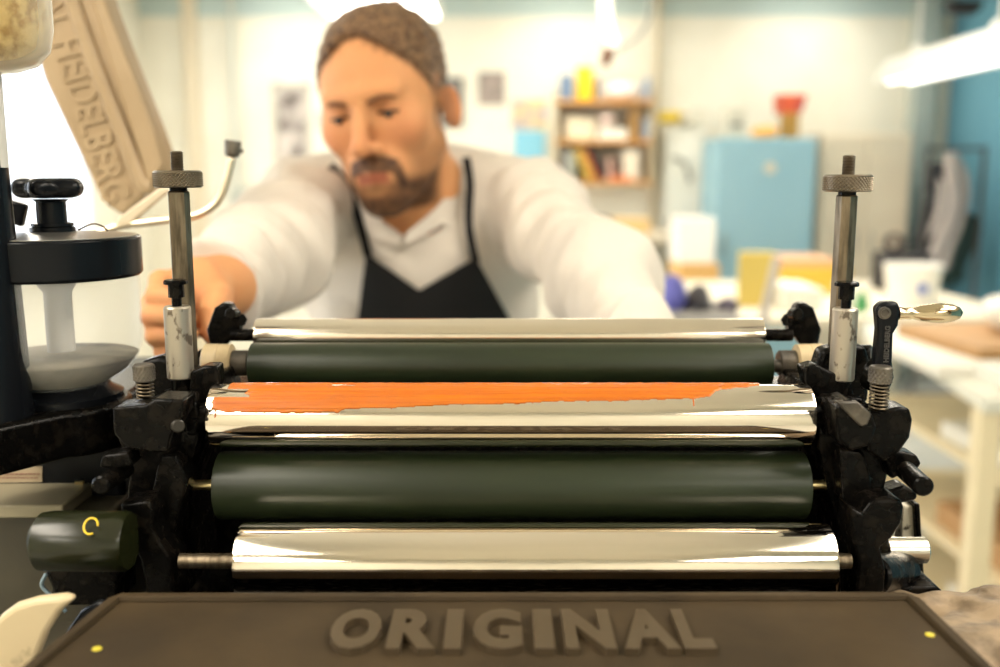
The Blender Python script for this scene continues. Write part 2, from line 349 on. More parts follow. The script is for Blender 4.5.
r, a, b = cupboard('metal_cabinet', 'light blue metal cabinet standing against the back wall', 719, 818, 138, 6.3, .5, mlblue, 1)
p = WY(770, 168, 6.3); MB().cyl((p.x, 6.285, p.z), (p.x, 6.3, p.z), .035, n=20).obj('round_badge', mcream, r)
cupboard('wardrobe', 'tall cream two-door wardrobe right of the blue cabinet', 823, 914, 133, 6.45, .5, mcream, 2)
# things on top of the blue cabinet
zt = WY(760, 138, 6.3).z
def boxobj(name, label, cat, px0, px1, py0, py1, y, dep, m, bevel=.008, rot=0, group=None, zbase=None):
    a = WY(px0, py1, y); b = WY(px1, py0, y); z0 = a.z if zbase is None else zbase
    R = Matrix.Rotation(rot, 3, 'Y'); c = ((a.x + b.x) / 2, y + dep / 2, (z0 + b.z) / 2)
    return tag(MB().box(c, (b.x - a.x, dep, b.z - z0), R).obj(name, m, None, bevel=bevel), label, cat, group)
mor = mat('orange_card', srgb(222, 96, 50), .6, var=(12, srgb(170, 70, 70), .45, .6)); myo = mat('yellow_orange', srgb(240, 176, 90), .6)
boxobj('wooden_block', 'small brown stand holding up the red box on the blue cabinet', 'stand', 783, 800, 113, 137, 6.4, .1, mat('ochre', srgb(170, 130, 60), .7), zbase=zt)
p0 = WY(780, 93, 6.42); a = WY(781, 113, 6.42); b = WY(808, 94, 6.42); c = WY(802, 113, 6.42)
tag(MB().prism([(a.x, 6.42, a.z), (c.x, 6.42, a.z), (b.x, 6.42, b.z), (p0.x, 6.42, b.z)], (0, .16, 0)).obj('card_box', mor, None, bevel=.006), 'red and orange open card box on top of the blue cabinet', 'box')
mb = MB(); 
for x, y, rr in ((760, 127, .042), (769, 126, .045), (765, 122, .038)): q = WY(x, y, 6.42); mb.ell((q.x, 6.42, zt + rr * .9), (rr * 1.4, rr, rr), 16)
tag(mb.obj('cloth_bundle', myo, None, 180), 'pale orange cloth bundle on top of the blue cabinet', 'cloth')
# wall shelf with its load
SY = 6.7; ms = mat('pine_wood', srgb(226, 172, 102), .6, var=((3, 3, 30), srgb(210, 150, 80), .35, .65))
xa = WY(556, 100, SY).x; xb = WY(654, 100, SY).x; zs = [WY(600, y, SY).z for y in (100, 140, 181)]
r = thing('wall_shelf', 'three tier pine wall shelf crowded with books and boxes', 'shelf', ((xa + xb) / 2, SY, zs[2]))
for z in zs: MB().b2(xa, xb, SY, Y1 - .01, z - .022, z).obj('shelf_board', ms, r, bevel=.003)
for x in (xa, xb - .02): MB().b2(x, x + .02, SY + .02, Y1 - .01, zs[2] - .02, zs[0] + .05).obj('side_panel', mat('shelf_side%d' % (x > xb - .1), srgb(206, 190, 160), .6), r, bevel=.003)
TING = {'storage_tin': 'storage tins on the wall shelf', 'storage_box': 'boxes on the wall shelf'}
def on(name, label, cat, px0, px1, pyt, tier, m, dep=.18, rot=0, dy=.03, group=None):
    a = WY(px0, 150, SY); b = WY(px1, pyt, SY); z = zs[tier]
    return tag(MB().box(((a.x + b.x) / 2, SY + dy + dep / 2, (z + b.z) / 2), (b.x - a.x, dep, b.z - z), Matrix.Rotation(rot, 3, 'Y')).obj(name, m, None, bevel=.004), label, cat, group or TING.get(name))
def cm(n, *c, **k): return mat(n, srgb(*c), .6, **k)
on('storage_tin', 'small slate blue tin on the top shelf tier', 'tin', 561, 573, 74, 0, cm('slate_blue', 104, 128, 158))
r2 = on('storage_box', 'bright yellow box on the top shelf tier', 'box', 577, 594, 66, 0, cm('yellow_card', 244, 196, 26))
on('storage_tin', 'dark tin beside the yellow box on the top shelf tier', 'tin', 596, 601, 76, 0, cm('dark_tin', 96, 96, 120))
mb = MB(); p = WY(625, 88, SY); mb.ell((p.x, SY + .12, zs[0] + .065), (.125, .085, .062), 28); tag(mb.obj('fabric_roll', cm('white_cloth', 236, 232, 228), None, 180), 'white rolled cloth on the top shelf tier', 'cloth')
on('storage_tin', 'small blue tin at the right end of the top shelf tier', 'tin', 645, 651, 78, 0, cm('mid_blue', 130, 150, 176))
mpap = cm('white_paper', 236, 232, 220); mtan = cm('tan_card', 196, 160, 104)
on('paper_stack', 'slanted pile of cream paper at the left of the middle tier', 'paper', 566, 596, 118, 1, cm('cream_paper', 226, 212, 184), rot=.12)
on('storage_box', 'flat white box at the middle of the middle tier', 'box', 598, 628, 128, 1, mpap)
p = WY(608, 118, SY); tag(MB().ell((p.x, SY + .10, WY(600, 128, SY).z + .055), (.055, .055, .052), 20).obj('paper_ball', cm('pinkish_paper', 228, 208, 198), None, 180), 'crumpled pinkish paper ball on the flat white box', 'paper')
on('storage_box', 'brown box at the right of the middle tier', 'box', 630, 641, 108, 1, cm('brown_box', 160, 124, 74))
on('storage_tin', 'grey blue tin at the right end of the middle tier', 'tin', 643, 651, 118, 1, cm('grey_blue', 136, 150, 166))
bk = [(560, 565, 152, (70, 66, 70), 'thin charcoal book at the left end of the lower tier'), (566, 571, 150, (196, 196, 186), 'pale grey book second from the left on the lower tier'), (572, 576, 153, (150, 158, 140), 'grey green book third from the left on the lower tier'),
      (581, 585, 147, (206, 176, 84), 'mustard book leaning on the lower tier'), (586, 590, 146, (206, 158, 66), 'ochre book leaning left of the black one'), (591, 593.5, 148, (176, 60, 48), 'dark red book leaning beside the black one'),
      (594.5, 600, 143, (34, 28, 30), 'thick black book leaning on the lower tier'), (608, 612, 158, (214, 176, 160), 'small pink book upright on the lower tier'), (614, 618, 160, (120, 84, 70), 'small brown book upright on the lower tier'), (624, 640, 150, (232, 220, 200), 'wide cream folder on the lower tier')]
for x0, x1, yt, c, lb in bk:
    lean = lb.find('leaning') > 0; on('book', lb, 'book', x0, x1, yt, 2, cm('book_' + lb[:12], *c), .16, -.42 if lean else 0, group='books on the lower shelf tier')
on('card_sheet', 'orange card lying on the lower tier before the folder', 'card', 612, 632, 176, 2, cm('orange_sheet', 216, 120, 80), dy=.0, dep=.05)
# bench below the shelf
BY = 6.0; zb = WY(650, 235, BY).z; xa = WY(588, 235, BY).x; xb = WY(711, 235, BY).x
r = thing('work_bench', 'pale work bench below the wall shelf with white legs', 'table', ((xa + xb) / 2, BY, 0))
MB().b2(xa, xb, BY, BY + .7, zb - .05, zb).obj('bench_top', cm('bench_top', 206, 196, 176), r, bevel=.004)
for x in (xa + .03, xb - .08):
    for y in (BY + .02, BY + .62): MB().b2(x, x + .05, y, y + .05, 0, zb - .05).obj('leg', mwh, r, bevel=.003)
MB().b2(xa + .02, xb - .05, BY + .05, BY + .65, zb - .5, zb - .47).obj('lower_shelf', cm('lower_shelf', 200, 196, 186), r)
boxobj('black_device', 'small black device at the left end of the work bench', 'device', 598, 611, 217, 230, BY + .1, .1, cm('device_black', 30, 28, 30), zbase=zb)
boxobj('wooden_box', 'long pale wooden box on the work bench', 'box', 613, 651, 219, 230, BY + .1, .25, cm('pale_wood', 222, 188, 130), zbase=zb)
zl = zb - .47
boxobj('card_tube_box', 'upright brown box on the lower level of the bench', 'box', 637, 652, 243, 266, BY + .1, .15, cm('brown_card', 190, 158, 106), zbase=zl)
boxobj('paper_stack', 'white paper stack on the lower level of the bench', 'paper', 612, 634, 252, 266, BY + .1, .3, mpap, zbase=zl)
# cartons between bench and blue cabinet
q0 = WY(679, 262, 5.3); q1 = WY(720, 300, 5.3)
boxobj('carton', 'tan cardboard carton with a white box on top of it', 'box', 679, 720, 264, 292, 5.3, .35, cm('carton', 214, 170, 104), zbase=.0)
boxobj('storage_box', 'white box standing on the tan carton', 'box', 678, 716, 218, 262, 5.32, .3, mwh, zbase=WY(700, 264, 5.3).z)
def sack(name, label, px, py, y, r, m, seed):
    c = WY(px, py, y); P, Q = surf(lambda p: ell(p, c, r) * .8 + .02 * ns(p, 14, seed), np.array(c) - np.array(r) * 1.35, np.array(c) + np.array(r) * 1.35, .014)
    return tag(link_mesh(name, P, Q, m, None, 180), label, 'bag', 'bags on the low grey table')
def stand(label, px0, px1, pyt, y, dep, m):
    a = WY(px0, pyt, y); b = WY(px1, pyt, y); r = thing('low_table', label, 'table', ((a.x + b.x) / 2, y, 0))
    MB().b2(a.x, b.x, y, y + dep, a.z - .03, a.z).obj('table_top', m, r, bevel=.004)
    for x in (a.x + .02, b.x - .06):
        for yy in (y + .02, y + dep - .06): MB().b2(x, x + .04, yy, yy + .04, 0, a.z - .03).obj('leg', m, r, bevel=.003)
    return a.z
zz = stand('low grey table carrying dark bags behind the man', 655, 745, 318, 2.5, .42, cm('table_grey', 150, 146, 140))
mbg = cm('bag_black', 52, 48, 54, bump=((14, 14, 14), .6, .02))
sack('plastic_bag', 'lilac blue bag slumped beside the arm of the man', 674, 297, 2.68, (.032, .05, .065), cm('lilac', 112, 112, 196), 1)
sack('plastic_bag', 'black bag on the low grey table', 699, 305, 2.68, (.032, .06, .040), mbg, 2)
sack('plastic_bag', 'dark violet bag right of the black bag', 727, 307, 2.68, (.036, .06, .034), cm('bag_violet', 92, 82, 100), 3)
# long packing table behind the press on the right, with its goods
TY = 3.6; tz = WY(800, 318, TY).z; xa = WY(728, 318, TY).x; xb = 2.02
r = thing('packing_table', 'long pale packing table crowded with buckets and paper', 'table', ((xa + xb) / 2, TY, 0)); mtt = cm('table_cream', 228, 220, 200)
MB().b2(xa, xb, TY, TY + 1.3, tz - .04, tz).obj('table_top', mtt, r, bevel=.004)
for x in (xa + .03, xb - .09):
    for y in (TY + .03, TY + 1.2): MB().b2(x, x + .06, y, y + .06, 0, tz - .04).obj('leg', mtt, r, bevel=.003)
myl = cm('yellow_plastic', 206, 172, 60)
r = boxobj('crate_lid', 'yellow board standing upright at the left of the packing table', 'board', 738, 775, 252, 303, TY + .3, .03, cm('yellow_board', 208, 184, 96), zbase=tz)
boxobj('storage_crate', 'wide yellow crate at the back of the packing table', 'crate', 780, 852, 268, 298, TY + .7, .35, myl, zbase=tz)
boxobj('card_box', 'low tan box on the yellow crate', 'box', 772, 836, 259, 268, TY + .72, .3, cm('tan_pink', 206, 160, 120))
boxobj('paper_stack', 'white paper pile on the packing table before the yellow crate', 'paper', 782, 824, 288, 310, TY + .2, .3, mpap, rot=.06, zbase=tz)
p = WY(845, 290, TY + .3); tag(MB().lathe((p.x, TY + .3, tz), (0, 0, 1), [(.035, 0), (.04, .02), (.042, .1), (.038, .11)], 24).obj('white_tub', mwh, None), 'small white tub right of the yellow crate', 'tub')
p = WY(862, 300, TY + .15); tag(MB().lathe((p.x, TY + .15, tz), (0, 0, 1), [(.022, 0), (.026, .01), (.026, .05), (.012, .07), (.012, .085)], 20).obj('glue_bottle', cm('green_plastic', 70, 150, 90), None), 'small green bottle near the white bucket', 'bottle')
p = WY(911, 300, TY + .4); zb2 = tz; w2 = WY(938, 300, TY + .4).x - p.x
r = thing('bucket', 'white plastic bucket with a blue mark on the packing table', 'bucket', (p.x, TY + .4, zb2))
MB().lathe((p.x, TY + .4, zb2), (0, 0, 1), [(w2 * .82, 0), (w2 * .84, .01), (w2, .15), (w2 * 1.04, .155), (w2 * 1.04, .165), (w2 * .96, .165), (w2 * .8, .03), (.01, .03)], 32, caps=False).obj('bucket_body', mwh, r)
MB().lathe((p.x, TY + .4 - w2 * .92, zb2 + .075), (0, -1, .12), [(.022, -.006), (.022, .004)], 20).obj('blue_mark', cm('blue_mark', 96, 120, 190), r)
r = thing('tape_gun', 'black tape dispenser on the packing table behind the bucket', 'tool', tuple(WY(905, 256, TY + .8)))
zc = tz; pp = WY(905, 256, TY + .8)
boxobj('storage_box', 'black box behind the white bucket', 'box', 886, 934, 254, 300, TY + .8, .2, cm('black_box', 36, 34, 38), zbase=tz)
zc = WY(905, 254, TY + .8).z; x = WY(892, 250, TY + .9).x
MB().lathe((x, TY + .87, zc + .045), (0, 1, 0), [(.026, 0), (.045, 0), (.045, .03), (.026, .03), (.026, 0)], 28, caps=False).obj('tape_reel', cm('reel', 50, 30, 30), r)
MB().b2(x - .03, x + .13, TY + .87, TY + .90, zc, zc + .012).obj('dispenser_base', cm('disp', 30, 30, 32), r)
# leaning grey rod in front of the packing table
a = WY(757, 345, 3.3); b = WY(777, 258, 3.5); r = thing('broom', 'grey broom handle leaning against the packing table', 'broom', (a.x - .05, 3.2, 0))
dv = (b - a).normalized(); base = a - dv * ((a.z - .05) / dv.z); MB().cyl(base, b, .018, .016, n=16, ch=.003).obj('broom_handle', cm('grey_wood', 178, 170, 160), r); MB().box((base.x, base.y, .03), (.3, .06, .06)).obj('broom_head', cm('bristles', 120, 90, 60), r, bevel=.01)
# right table near the camera
c0 = WY(985, 400, 2.35); c1 = WY(903, 346, 3.12); zt2 = c0.z
r = thing('side_table', 'cream wooden side table with shelves at the right edge', 'table', (1.6, 2.7, 0)); mcw = cm('cream_wood', 234, 218, 180)
MB().prism([(c0.x, 2.35, zt2), (2.4, 2.35, zt2), (2.4, 3.5, zt2), (c1.x, 3.5, zt2), (c1.x, 3.12, zt2)], (0, 0, -.035)).obj('table_top', cm('table_pale', 222, 220, 204), r, bevel=.004)
for x, y in ((c0.x + .005, 2.37), (c1.x + .01, 3.4), (2.33, 2.37), (2.33, 3.4)): MB().b2(x, x + .055, y, y + .055, 0, zt2 - .035).obj('leg', mcw, r, bevel=.003)
for z in (.66, .38, .12): MB().b2(c1.x + .01, 2.38, 2.4, 3.45, z - .025, z).obj('shelf_board', mcw, r)
def stack(label, x0, x1, y0, y1, z, h, m, rot=0, name='paper_stack', cat='paper', g=None): return tag(MB().box(((x0 + x1) / 2, (y0 + y1) / 2, z + h / 2), (x1 - x0, y1 - y0, h), Matrix.Rotation(rot, 3, 'Z')).obj(name, m, None, bevel=.003), label, cat, g or {'paper_stack': 'paper stacks on the side table', 'board_stack': 'board stacks on the side table', 'carton': 'cartons on the floor by the side table'}.get(name))
mbr = cm('kraft_board', 186, 144, 96)
stack('white sheets under the thick stack on the side table', c0.x - .0, 1.95, 2.62, 3.15, zt2, .03, mpap)
stack('brown kraft boards on the side table', 1.33, 1.95, 2.75, 3.2, zt2 + .03, .035, mbr, .12, 'board_stack', 'board')
stack('thick white paper stack at the right edge on the side table', 1.30, 1.9, 2.45, 2.62, zt2, .045, mpap, 0)
stack('pale blue tinted sheets at the corner of the side table', 1.29, 1.55, 3.18, 3.45, zt2, .018, cm('bluish_paper', 214, 226, 226), -.2)
P, Q = surf(lambda p: ell(p, (1.66, 3.0, zt2 + .12), (.14, .13, .06)) * .8 + .012 * ns(p, 20, 5), (1.45, 2.8, zt2 + .03), (1.88, 3.2, zt2 + .22), .01)
tag(link_mesh('crumpled_paper', P, Q, mpap, None, 180), 'heap of crumpled white paper on the kraft boards', 'paper')
x = 1.78; tag(MB().lathe((x, 2.86, zt2 + .20), (1, 0, 0), [(.02, 0), (.05, 0), (.05, .06), (.02, .06), (.02, 0)], 32, caps=False).obj('tape_roll', cm('orange_tape', 236, 166, 50), None), 'orange roll of tape on the paper at the right edge', 'tape')
stack('white paper on the upper shelf of the side table', 1.36, 1.95, 2.42, 2.9, .66, .05, mpap, .08)
stack('brown boards on the middle shelf of the side table', 1.36, 1.95, 2.42, 2.9, .38, .07, mbr, 0, 'board_stack', 'board')
stack('white paper on the lowest shelf of the side table', 1.4, 1.95, 2.45, 2.9, .12, .05, mpap, -.1)
# white low pallet stacks on the floor between
stack('low white carton on the floor left of the side table', .95, 1.2, 3.5, 3.9, 0, .42, cm('white_carton', 232, 228, 214), .1, 'carton', 'box')
stack('low pink carton on the floor beside the side table', .98, 1.16, 2.5, 2.75, 0, .28, cm('pink_carton', 226, 186, 178), .2, 'carton', 'box')
# clothes hanging on the blue wall
def garment(label, px, pt, pb, y, w, m, seed, name='coat'):
    a = WY(px, pt, y); b = WY(px, pb, y); x = a.x
    def f(p):
        t = np.clip((a.z - p[:, 2]) / (a.z - b.z), 0, 1); ww = w * (.35 + .65 * step(0, .25, t))
        u = p[:, 0] - x - .03 * np.sin(t * 5); v = p[:, 1] - y; d = np.sqrt((u / ww) ** 2 + (v / .045) ** 2) - 1 + .28 * np.sin(u * 75 + 2 * np.sin(t * 6 + seed)) ; d = d * .03
        return smax(smax(d, p[:, 2] - a.z, .03), b.z + .02 * np.sin(u * 40) - p[:, 2], .02)
    P, Q = surf(f, (x - w * 1.5, y - .11, b.z - .05), (x + w * 1.5, y + .11, a.z + .02), .012)
    return tag(link_mesh(name, P, Q, m, None, 180), label, 'clothes', 'clothes hanging on the coat rack')
garment('black coat hanging at the corner beside the blue wall', 936, 160, 262, 6.35, .08, cm('coat_black', 34, 36, 42), 1)
garment('pale grey coat hanging in front of the blue wall', 952, 152, 272, 6.02, .08, cm('coat_grey', 176, 166, 160), 2)
garment('dark green jacket hanging low beside the grey coat', 962, 205, 284, 6.2, .09, cm('jacket_green', 34, 62, 58), 3, 'jacket')
xr = WY(960, 100, 6.1); r = thing('coat_rack', 'black coat rack rail standing at the blue wall', 'rack', (2.86, 6.1, 0))
ra = WY(928, 149, 6.1); rb = WY(985, 149, 6.1)
MB().cyl((ra.x, 6.1, ra.z), (rb.x, 6.1, ra.z), .012, n=12).obj('rail', mdk, r)
for x in (ra.x, rb.x): MB().cyl((x, 6.1, 0), (x, 6.1, ra.z + .02), .014, n=12).obj('upright', mdk, r)
MB().b2(ra.x - .02, rb.x + .02, 5.9, 6.3, 0, .03).obj('foot', mdk, r)
# blue curtain in front of the right wall
V = []; Fc = []; n = 60; z0, z1 = .05, ZC - .05
for j, z in enumerate((z0, z1)):
    for i in range(n + 1):
        y = 4.6 + 1.25 * i / n; V.append((X1 - .10 + .035 * math.sin(i * .9) + .01 * math.sin(i * 2.3), y, z))
m = n + 1; V += [(x + .008, y, z) for x, y, z in V]
for i in range(n):
    Fc.append((i, i + 1, m + i + 1, m + i)); Fc.append((2 * m + i + 1, 2 * m + i, 3 * m + i, 3 * m + i + 1)); Fc.append((m + i, m + i + 1, 3 * m + i + 1, 3 * m + i)); Fc.append((i + 1, i, 2 * m + i, 2 * m + i + 1))
Fc += [(0, m, 3 * m, 2 * m), (m - 1, 3 * m - 1, 4 * m - 1, 2 * m - 1)]
tag(link_mesh('curtain', V, Fc, cm('curtain_blue', 78, 142, 168), None, 180), 'blue curtain hanging along the right wall', 'curtain')
# ---------------- the platen press ----------------
mblk = mat('black_oily_iron', (.003, .0027, .0024), .22, .0, var=(110, (.012, .009, .006), .5, .75, .4), bump=(260, .3, .0012), Specular_IOR_Level=.1)
mblk2 = mat('black_enamel', (.006, .007, .009), .25, bump=(40, .1, .001), Specular_IOR_Level=.16)
mworn = mat('worn_iron', (.06, .052, .042), .42, .3, var=(50, (.16, .135, .10), .45, .72), bump=(150, .3, .001))
mchr = mat('polished_chrome', (.88, .80, .69), .075, 1, bump=((300, 2, 2), .02, .0006))
mchr2 = mat('dull_chrome', (.84, .76, .65), .14, 1, bump=((400, 3, 3), .03, .0006))
msteel = mat('oily_steel', (.22, .175, .12), .35, .9, var=((260, 260, 40), (.09, .07, .045), .42, .66, .45), bump=(300, .1, .0005))
mnut = mat('aged_steel', (.23, .19, .14), .34, .9, var=(90, (.15, .12, .085), .4, .7), bump=(400, .2, .0005))
msleeve = mat('stained_nickel', (.46, .41, .335), .38, .75, var=((190, 190, 110), (.16, .13, .10), .57, .64, .5))
mbrass = mat('brass', (.62, .50, .26), .3, 1)
mrub = mat('green_rubber', (.012, .018, .007), .36, var=((6, 60, 60), (.017, .025, .010), .4, .6), Specular_IOR_Level=.42)
mcov = mat('brown_cast_iron', srgb(66, 54, 37), .6, 0, var=(14, srgb(52, 43, 30), .35, .65, .7), bump=(90, .12, .001), Specular_IOR_Level=.15)
mlet = mat('bare_letter', srgb(72, 60, 43), .42, 0, bump=(120, .15, .001))
mwheel = mat('ivory_plastic', srgb(196, 176, 138), .45, var=(60, srgb(170, 148, 108), .45, .7))
molive = mat('olive_enamel', srgb(68, 64, 50), .5, var=(20, srgb(54, 50, 38), .4, .7), bump=(60, .1, .001))
PR_ = thing('printing_press', 'black oily iron platen printing press filling the foreground', 'printing press', (.0, .65, 0))
def part(mb, name, m, parent=None, **k): return mb.obj(name, m, parent or PR_, **k)
zC = 1.237
# body down to the floor
bx = WY(200, 388, .63)
body_ = MB(); body_.b2(-.235, .235, .615, .67, .2, WY(500, 392, .615).z)
part(body_, 'machine_body', mblk, bevel=.004)
b = MB(); b.b2(-.34, .30, .40, .86, .12, 1.16); b.b2(-.40, .36, .36, .9, 0, .12); part(b, 'machine_base', molive, bevel=.008)
part(MB().b2(-.22, .26, .675, .90, 1.16, (W(655, 385, .86) + Vector((0, 0, -.056))).z), 'rear_deck', mblk, bevel=.004)
part(MB().cyl(W(180, 286, .785), W(186, 372, .79), .0075, n=20), 'grip_rod', mblk, smooth=180)
part(MB().b2(-.205, .225, .335, .462, 1.16, 1.223), 'cover_light_blocker', mblk)  # added block, keeps the bright room below the cover out of roller reflections
part(MB().b2(-.22, .24, .462, .615, 1.16, 1.172), 'added_reflection_darkener', mblk)  # added black sheet over the olive base, darkens the bottom roller's reflection
# --- lettered cover at the front
def zp(x, y, z=zC): return WZ(x, y, z)
cv = [zp(118, 598), zp(908, 597), zp(918, 600), zp(1035, 715), zp(-20, 715), zp(108, 600)]
cover = part(MB().prism(cv, (0, 0, -.012)), 'front_cover', mcov, bevel=.0012)
def strip(pts, w, h, name, m, par):
    for i in range(len(pts) - 1):
        pass
    V = []; n = len(pts)
    for i, p in enumerate(pts):
        t = (pts[min(i + 1, n - 1)] - pts[max(i - 1, 0)]).normalized(); s = Vector((0, 0, 1)).cross(t) * w / 2
        V += [p - s, p + s, p + s * .7 + Vector((0, 0, h)), p - s * .7 + Vector((0, 0, h))]
    Fc = [(3, 2, 1, 0), tuple(range(4 * n - 4, 4 * n))]
    for i in range(n - 1):
        for k in range(4): Fc.append((4 * i + k, 4 * i + (k + 1) % 4, 4 * i + 4 + (k + 1) % 4, 4 * i + 4 + k))
    return link_mesh(name, V, Fc, m, par, 30, .0006)
rim = [zp(-20, 712), zp(113, 603), zp(121, 599.5), zp(500, 599), zp(905, 598.5), zp(915, 603), zp(1028, 712)]
strip(rim, .0065, .0028, 'cover_rim', mcov, cover)
LB = MB()
for chh, lx0, lx1 in (('O', 324, 376), ('R', 385, 435), ('I', 443, 461), ('G', 472, 523), ('I', 535, 555), ('N', 566, 617), ('A', 625, 682), ('L', 685, 717)):
    tv, tf = text_mesh(chh, 1, .5, .05); tv = np.array([tuple(v) for v in tv]); x0, x1 = tv[:, 0].min(), tv[:, 0].max(); y0, y1 = tv[:, 1].min(), tv[:, 1].max()
    a0 = zp(lx0, 656); a1 = zp(lx1, 656); tT = zp(500, 616).y; LV = []
    mid0, mid1 = zp(lx0, 656).x * (zp(500, 636).y / a0.y) ** 0, a1.x
    for v in tv:
        u = (v[0] - x0) / (x1 - x0); w = (v[1] - y0) / (y1 - y0); LV.append((mid0 + u * (mid1 - mid0), a0.y + w * (tT - a0.y), zC - .0005 + (v[2] + .5) * .0042))
    LB.add(LV, tf)
LV, tf = LB.V, LB.F
link_mesh('lettering', LV, tf, mlet, cover, 30, .0005)
fl = MB(); pass
for (x, y, c) in ((97, 649, 'yellow_spot'), (930, 635, 'yellow_spot'), (123, 597, 'orange_spot')):
    q = zp(x, y); V = []
    MB().lathe((q.x, q.y, zC - .0003), (0, 0, 1), [(.0022, 0), (.0022, .0006), (.0015, .001)], 12).obj('paint_drop', MT.get(c) or mat(c, srgb(206, 190, 60) if c[0] == 'y' else srgb(220, 150, 50), .4), cover)
# --- rollers: each can be lifted out
def roller(name, label, x0, x1, yc, d, r, m, shaft, grp=None, s0=None, s1=None, sr=.005):
    k = 1 + .8 * r / d; d *= k; r *= 1 + .4 * (k - 1)
    a = W(x0, yc, d); b = W(x1, yc, d); a.x = W(x0, yc, d / k).x; b.x = W(x1, yc, d / k).x; yy = (a.y + b.y) / 2; zz = (a.z + b.z) / 2
    R = thing(name, label, 'roller', ((a.x + b.x) / 2, yy, zz - r), 'rollers of the press')
    L = b.x - a.x; prof = [(r * .9, 0), (r * .985, .0006), (r, .0022), (r, L - .0022), (r * .985, L - .0006), (r * .9, L)]
    o = MB().lathe((a.x, yy, zz), (1, 0, 0), prof, 96).obj('roller_sleeve', m, R, smooth=50)
    q0 = W(s0, yc, d).x; q1 = W(s1, yc, d).x
    MB().cyl((q0, yy, zz), (a.x + .001, yy, zz), sr, n=24).obj('shaft_end', shaft, R); MB().cyl((b.x - .001, yy, zz), (q1, yy, zz), sr, n=24).obj('shaft_end', shaft, R)
    return R, yy, zz, a.x, b.x
roller('steel_roller', 'slim polished steel roller at the top, rearmost of the five', 253, 766, 335, .648, .0112, mchr2, mblk, s0=232, s1=792, sr=.0042)
roller('rubber_roller', 'dark green rubber roller just below the slim steel roller', 247, 774, 366, .628, .0152, mrub, mworn, s0=222, s1=798, sr=.0042)
R3, y3, z3, xa3, xb3 = roller('steel_roller', 'polished steel roller smeared with orange ink', 206, 816, 415.5, .548, .0181, mchr, mblk, s0=190, s1=832, sr=.0075)
roller('rubber_roller', 'dark green rubber roller below the inked steel roller', 212, 812, 485, .556, .0197, mrub, mbrass, s0=180, s1=836, sr=.0032)
roller('steel_roller', 'thick polished steel roller at the bottom behind the lettered cover', 233, 838, 561, .520, .0209, mchr, msteel, s0=180, s1=850, sr=.0043)
# orange ink laid on the upper front of the third roller
mink = mat('orange_ink', (.56, .15, .0), .22, var=((12, 700, 700), (.47, .098, 0), .35, .65), bump=((12, 900, 900), .8, .001), Coat_Weight=.3)
lx = [211, 225, 260, 341, 344, 384, 425, 520, 602, 646, 690, 711, 718, 738, 765, 770]; ly = [408, 413.5, 414, 413, 411, 408.5, 407, 404, 401.5, 401, 400, 397, 391, 388.5, 386, 380]
nx, na = 620, 90; px = np.linspace(209, 770, nx); phi = np.radians(np.linspace(-70, 82, na)); elev = math.atan2(415.5 - 174, F)
G = np.stack(np.meshgrid(px, phi, indexing='ij'), -1); PX = G[..., 0]; PH = G[..., 1]
YP = 415.5 - 32 * np.sin(math.pi / 2 - elev - PH)
rs = np.random.RandomState(4)
def n1(x, s, seed):
    r = np.random.RandomState(seed); return sum(np.sin(x * s * k + r.uniform(0, 6)) / k for k in (1, 2.3, 4.1, 7.7)) / 1.6
low = np.interp(PX, lx, ly) + .8 * n1(PX, .06, 1) + .5 * n1(PX, .35, 2)
e = np.minimum((low - YP), 6) 
e = np.minimum(e, (PX - 211 - 2 * np.abs(np.sin(YP * .5))) * .6 + .2)
notch = (PX < 246 + 5 * n1(YP, .5, 3)) & (YP > 389.5) & (YP < 396.5); e = np.where(notch | ((PX < 224) & (YP < 392)), -1, e)
e = np.where(((PX > 330) & (PX < 352) & (YP > 384) & (YP < 386.2) & (PH > -.1)), -1, e)
hole = ((PX - 726) / 5) ** 2 + ((YP - 393) / 2.5) ** 2 < 1; e = np.where(hole, -1, e)
drip = ((np.abs(PX - 693) < 1) & (YP > 399) & (YP < 407)) | ((np.abs(PX - 217) < 1.2) & (YP > 410) & (YP < 418)) | ((PX > 645) & (PX < 694) & (np.abs(YP - 402.5) < .9)); e = np.where(drip, 1, e)
xx = xa3 + (PX - 206) / (816 - 206) * (xb3 - xa3)
ridge = n1(np.degrees(PH) + .02 * PX + 3 * n1(PX, .012, 8), .9, 5) * .5 + .5 * n1(np.degrees(PH) + 4 * n1(PX, .02, 9), 2.1, 6)
th = .00018 + .00045 * np.clip(e / 2.2, 0, 1) ** .5 + .0004 * ridge * np.clip(e / 3, 0, 1)
rr = .0181 + np.clip(th, .00008, 1)
k3 = 1 + .8 * .0181 / .548; rr = rr + .0181 * .4 * (k3 - 1)
VV = np.stack([xx, y3 - rr * np.sin(PH), z3 + rr * np.cos(PH)], -1).reshape(-1, 3)
# edges fall back onto the steel
mk = (e > 0); Fc = []
bd = mk.copy(); ok = mk[:-1, :-1] & mk[1:, :-1] & mk[:-1, 1:] & mk[1:, 1:]
I, J = np.where(ok); base = I * na + J; Fc = np.stack([base, base + 1, base + na + 1, base + na], 1)
inner = np.zeros((nx, na), bool); used = np.zeros((nx, na), int)
for di in (0, 1):
    for dj in (0, 1): np.add.at(used, (I + di, J + dj), 1)
edge = (used > 0) & (used < 4); rr2 = np.where(edge, .0180 + .0181 * .4 * (k3 - 1), rr); VV = np.stack([xx, y3 - rr2 * np.sin(PH), z3 + rr2 * np.cos(PH)], -1).reshape(-1, 3)
keep = np.where(used.ravel() > 0)[0]; remap = -np.ones(nx * na, int); remap[keep] = np.arange(len(keep))
ink = link_mesh('ink_smear', VV[keep], remap[Fc][:, ::-1], mink, R3, 180)
ink['label'] = 'thick orange ink'
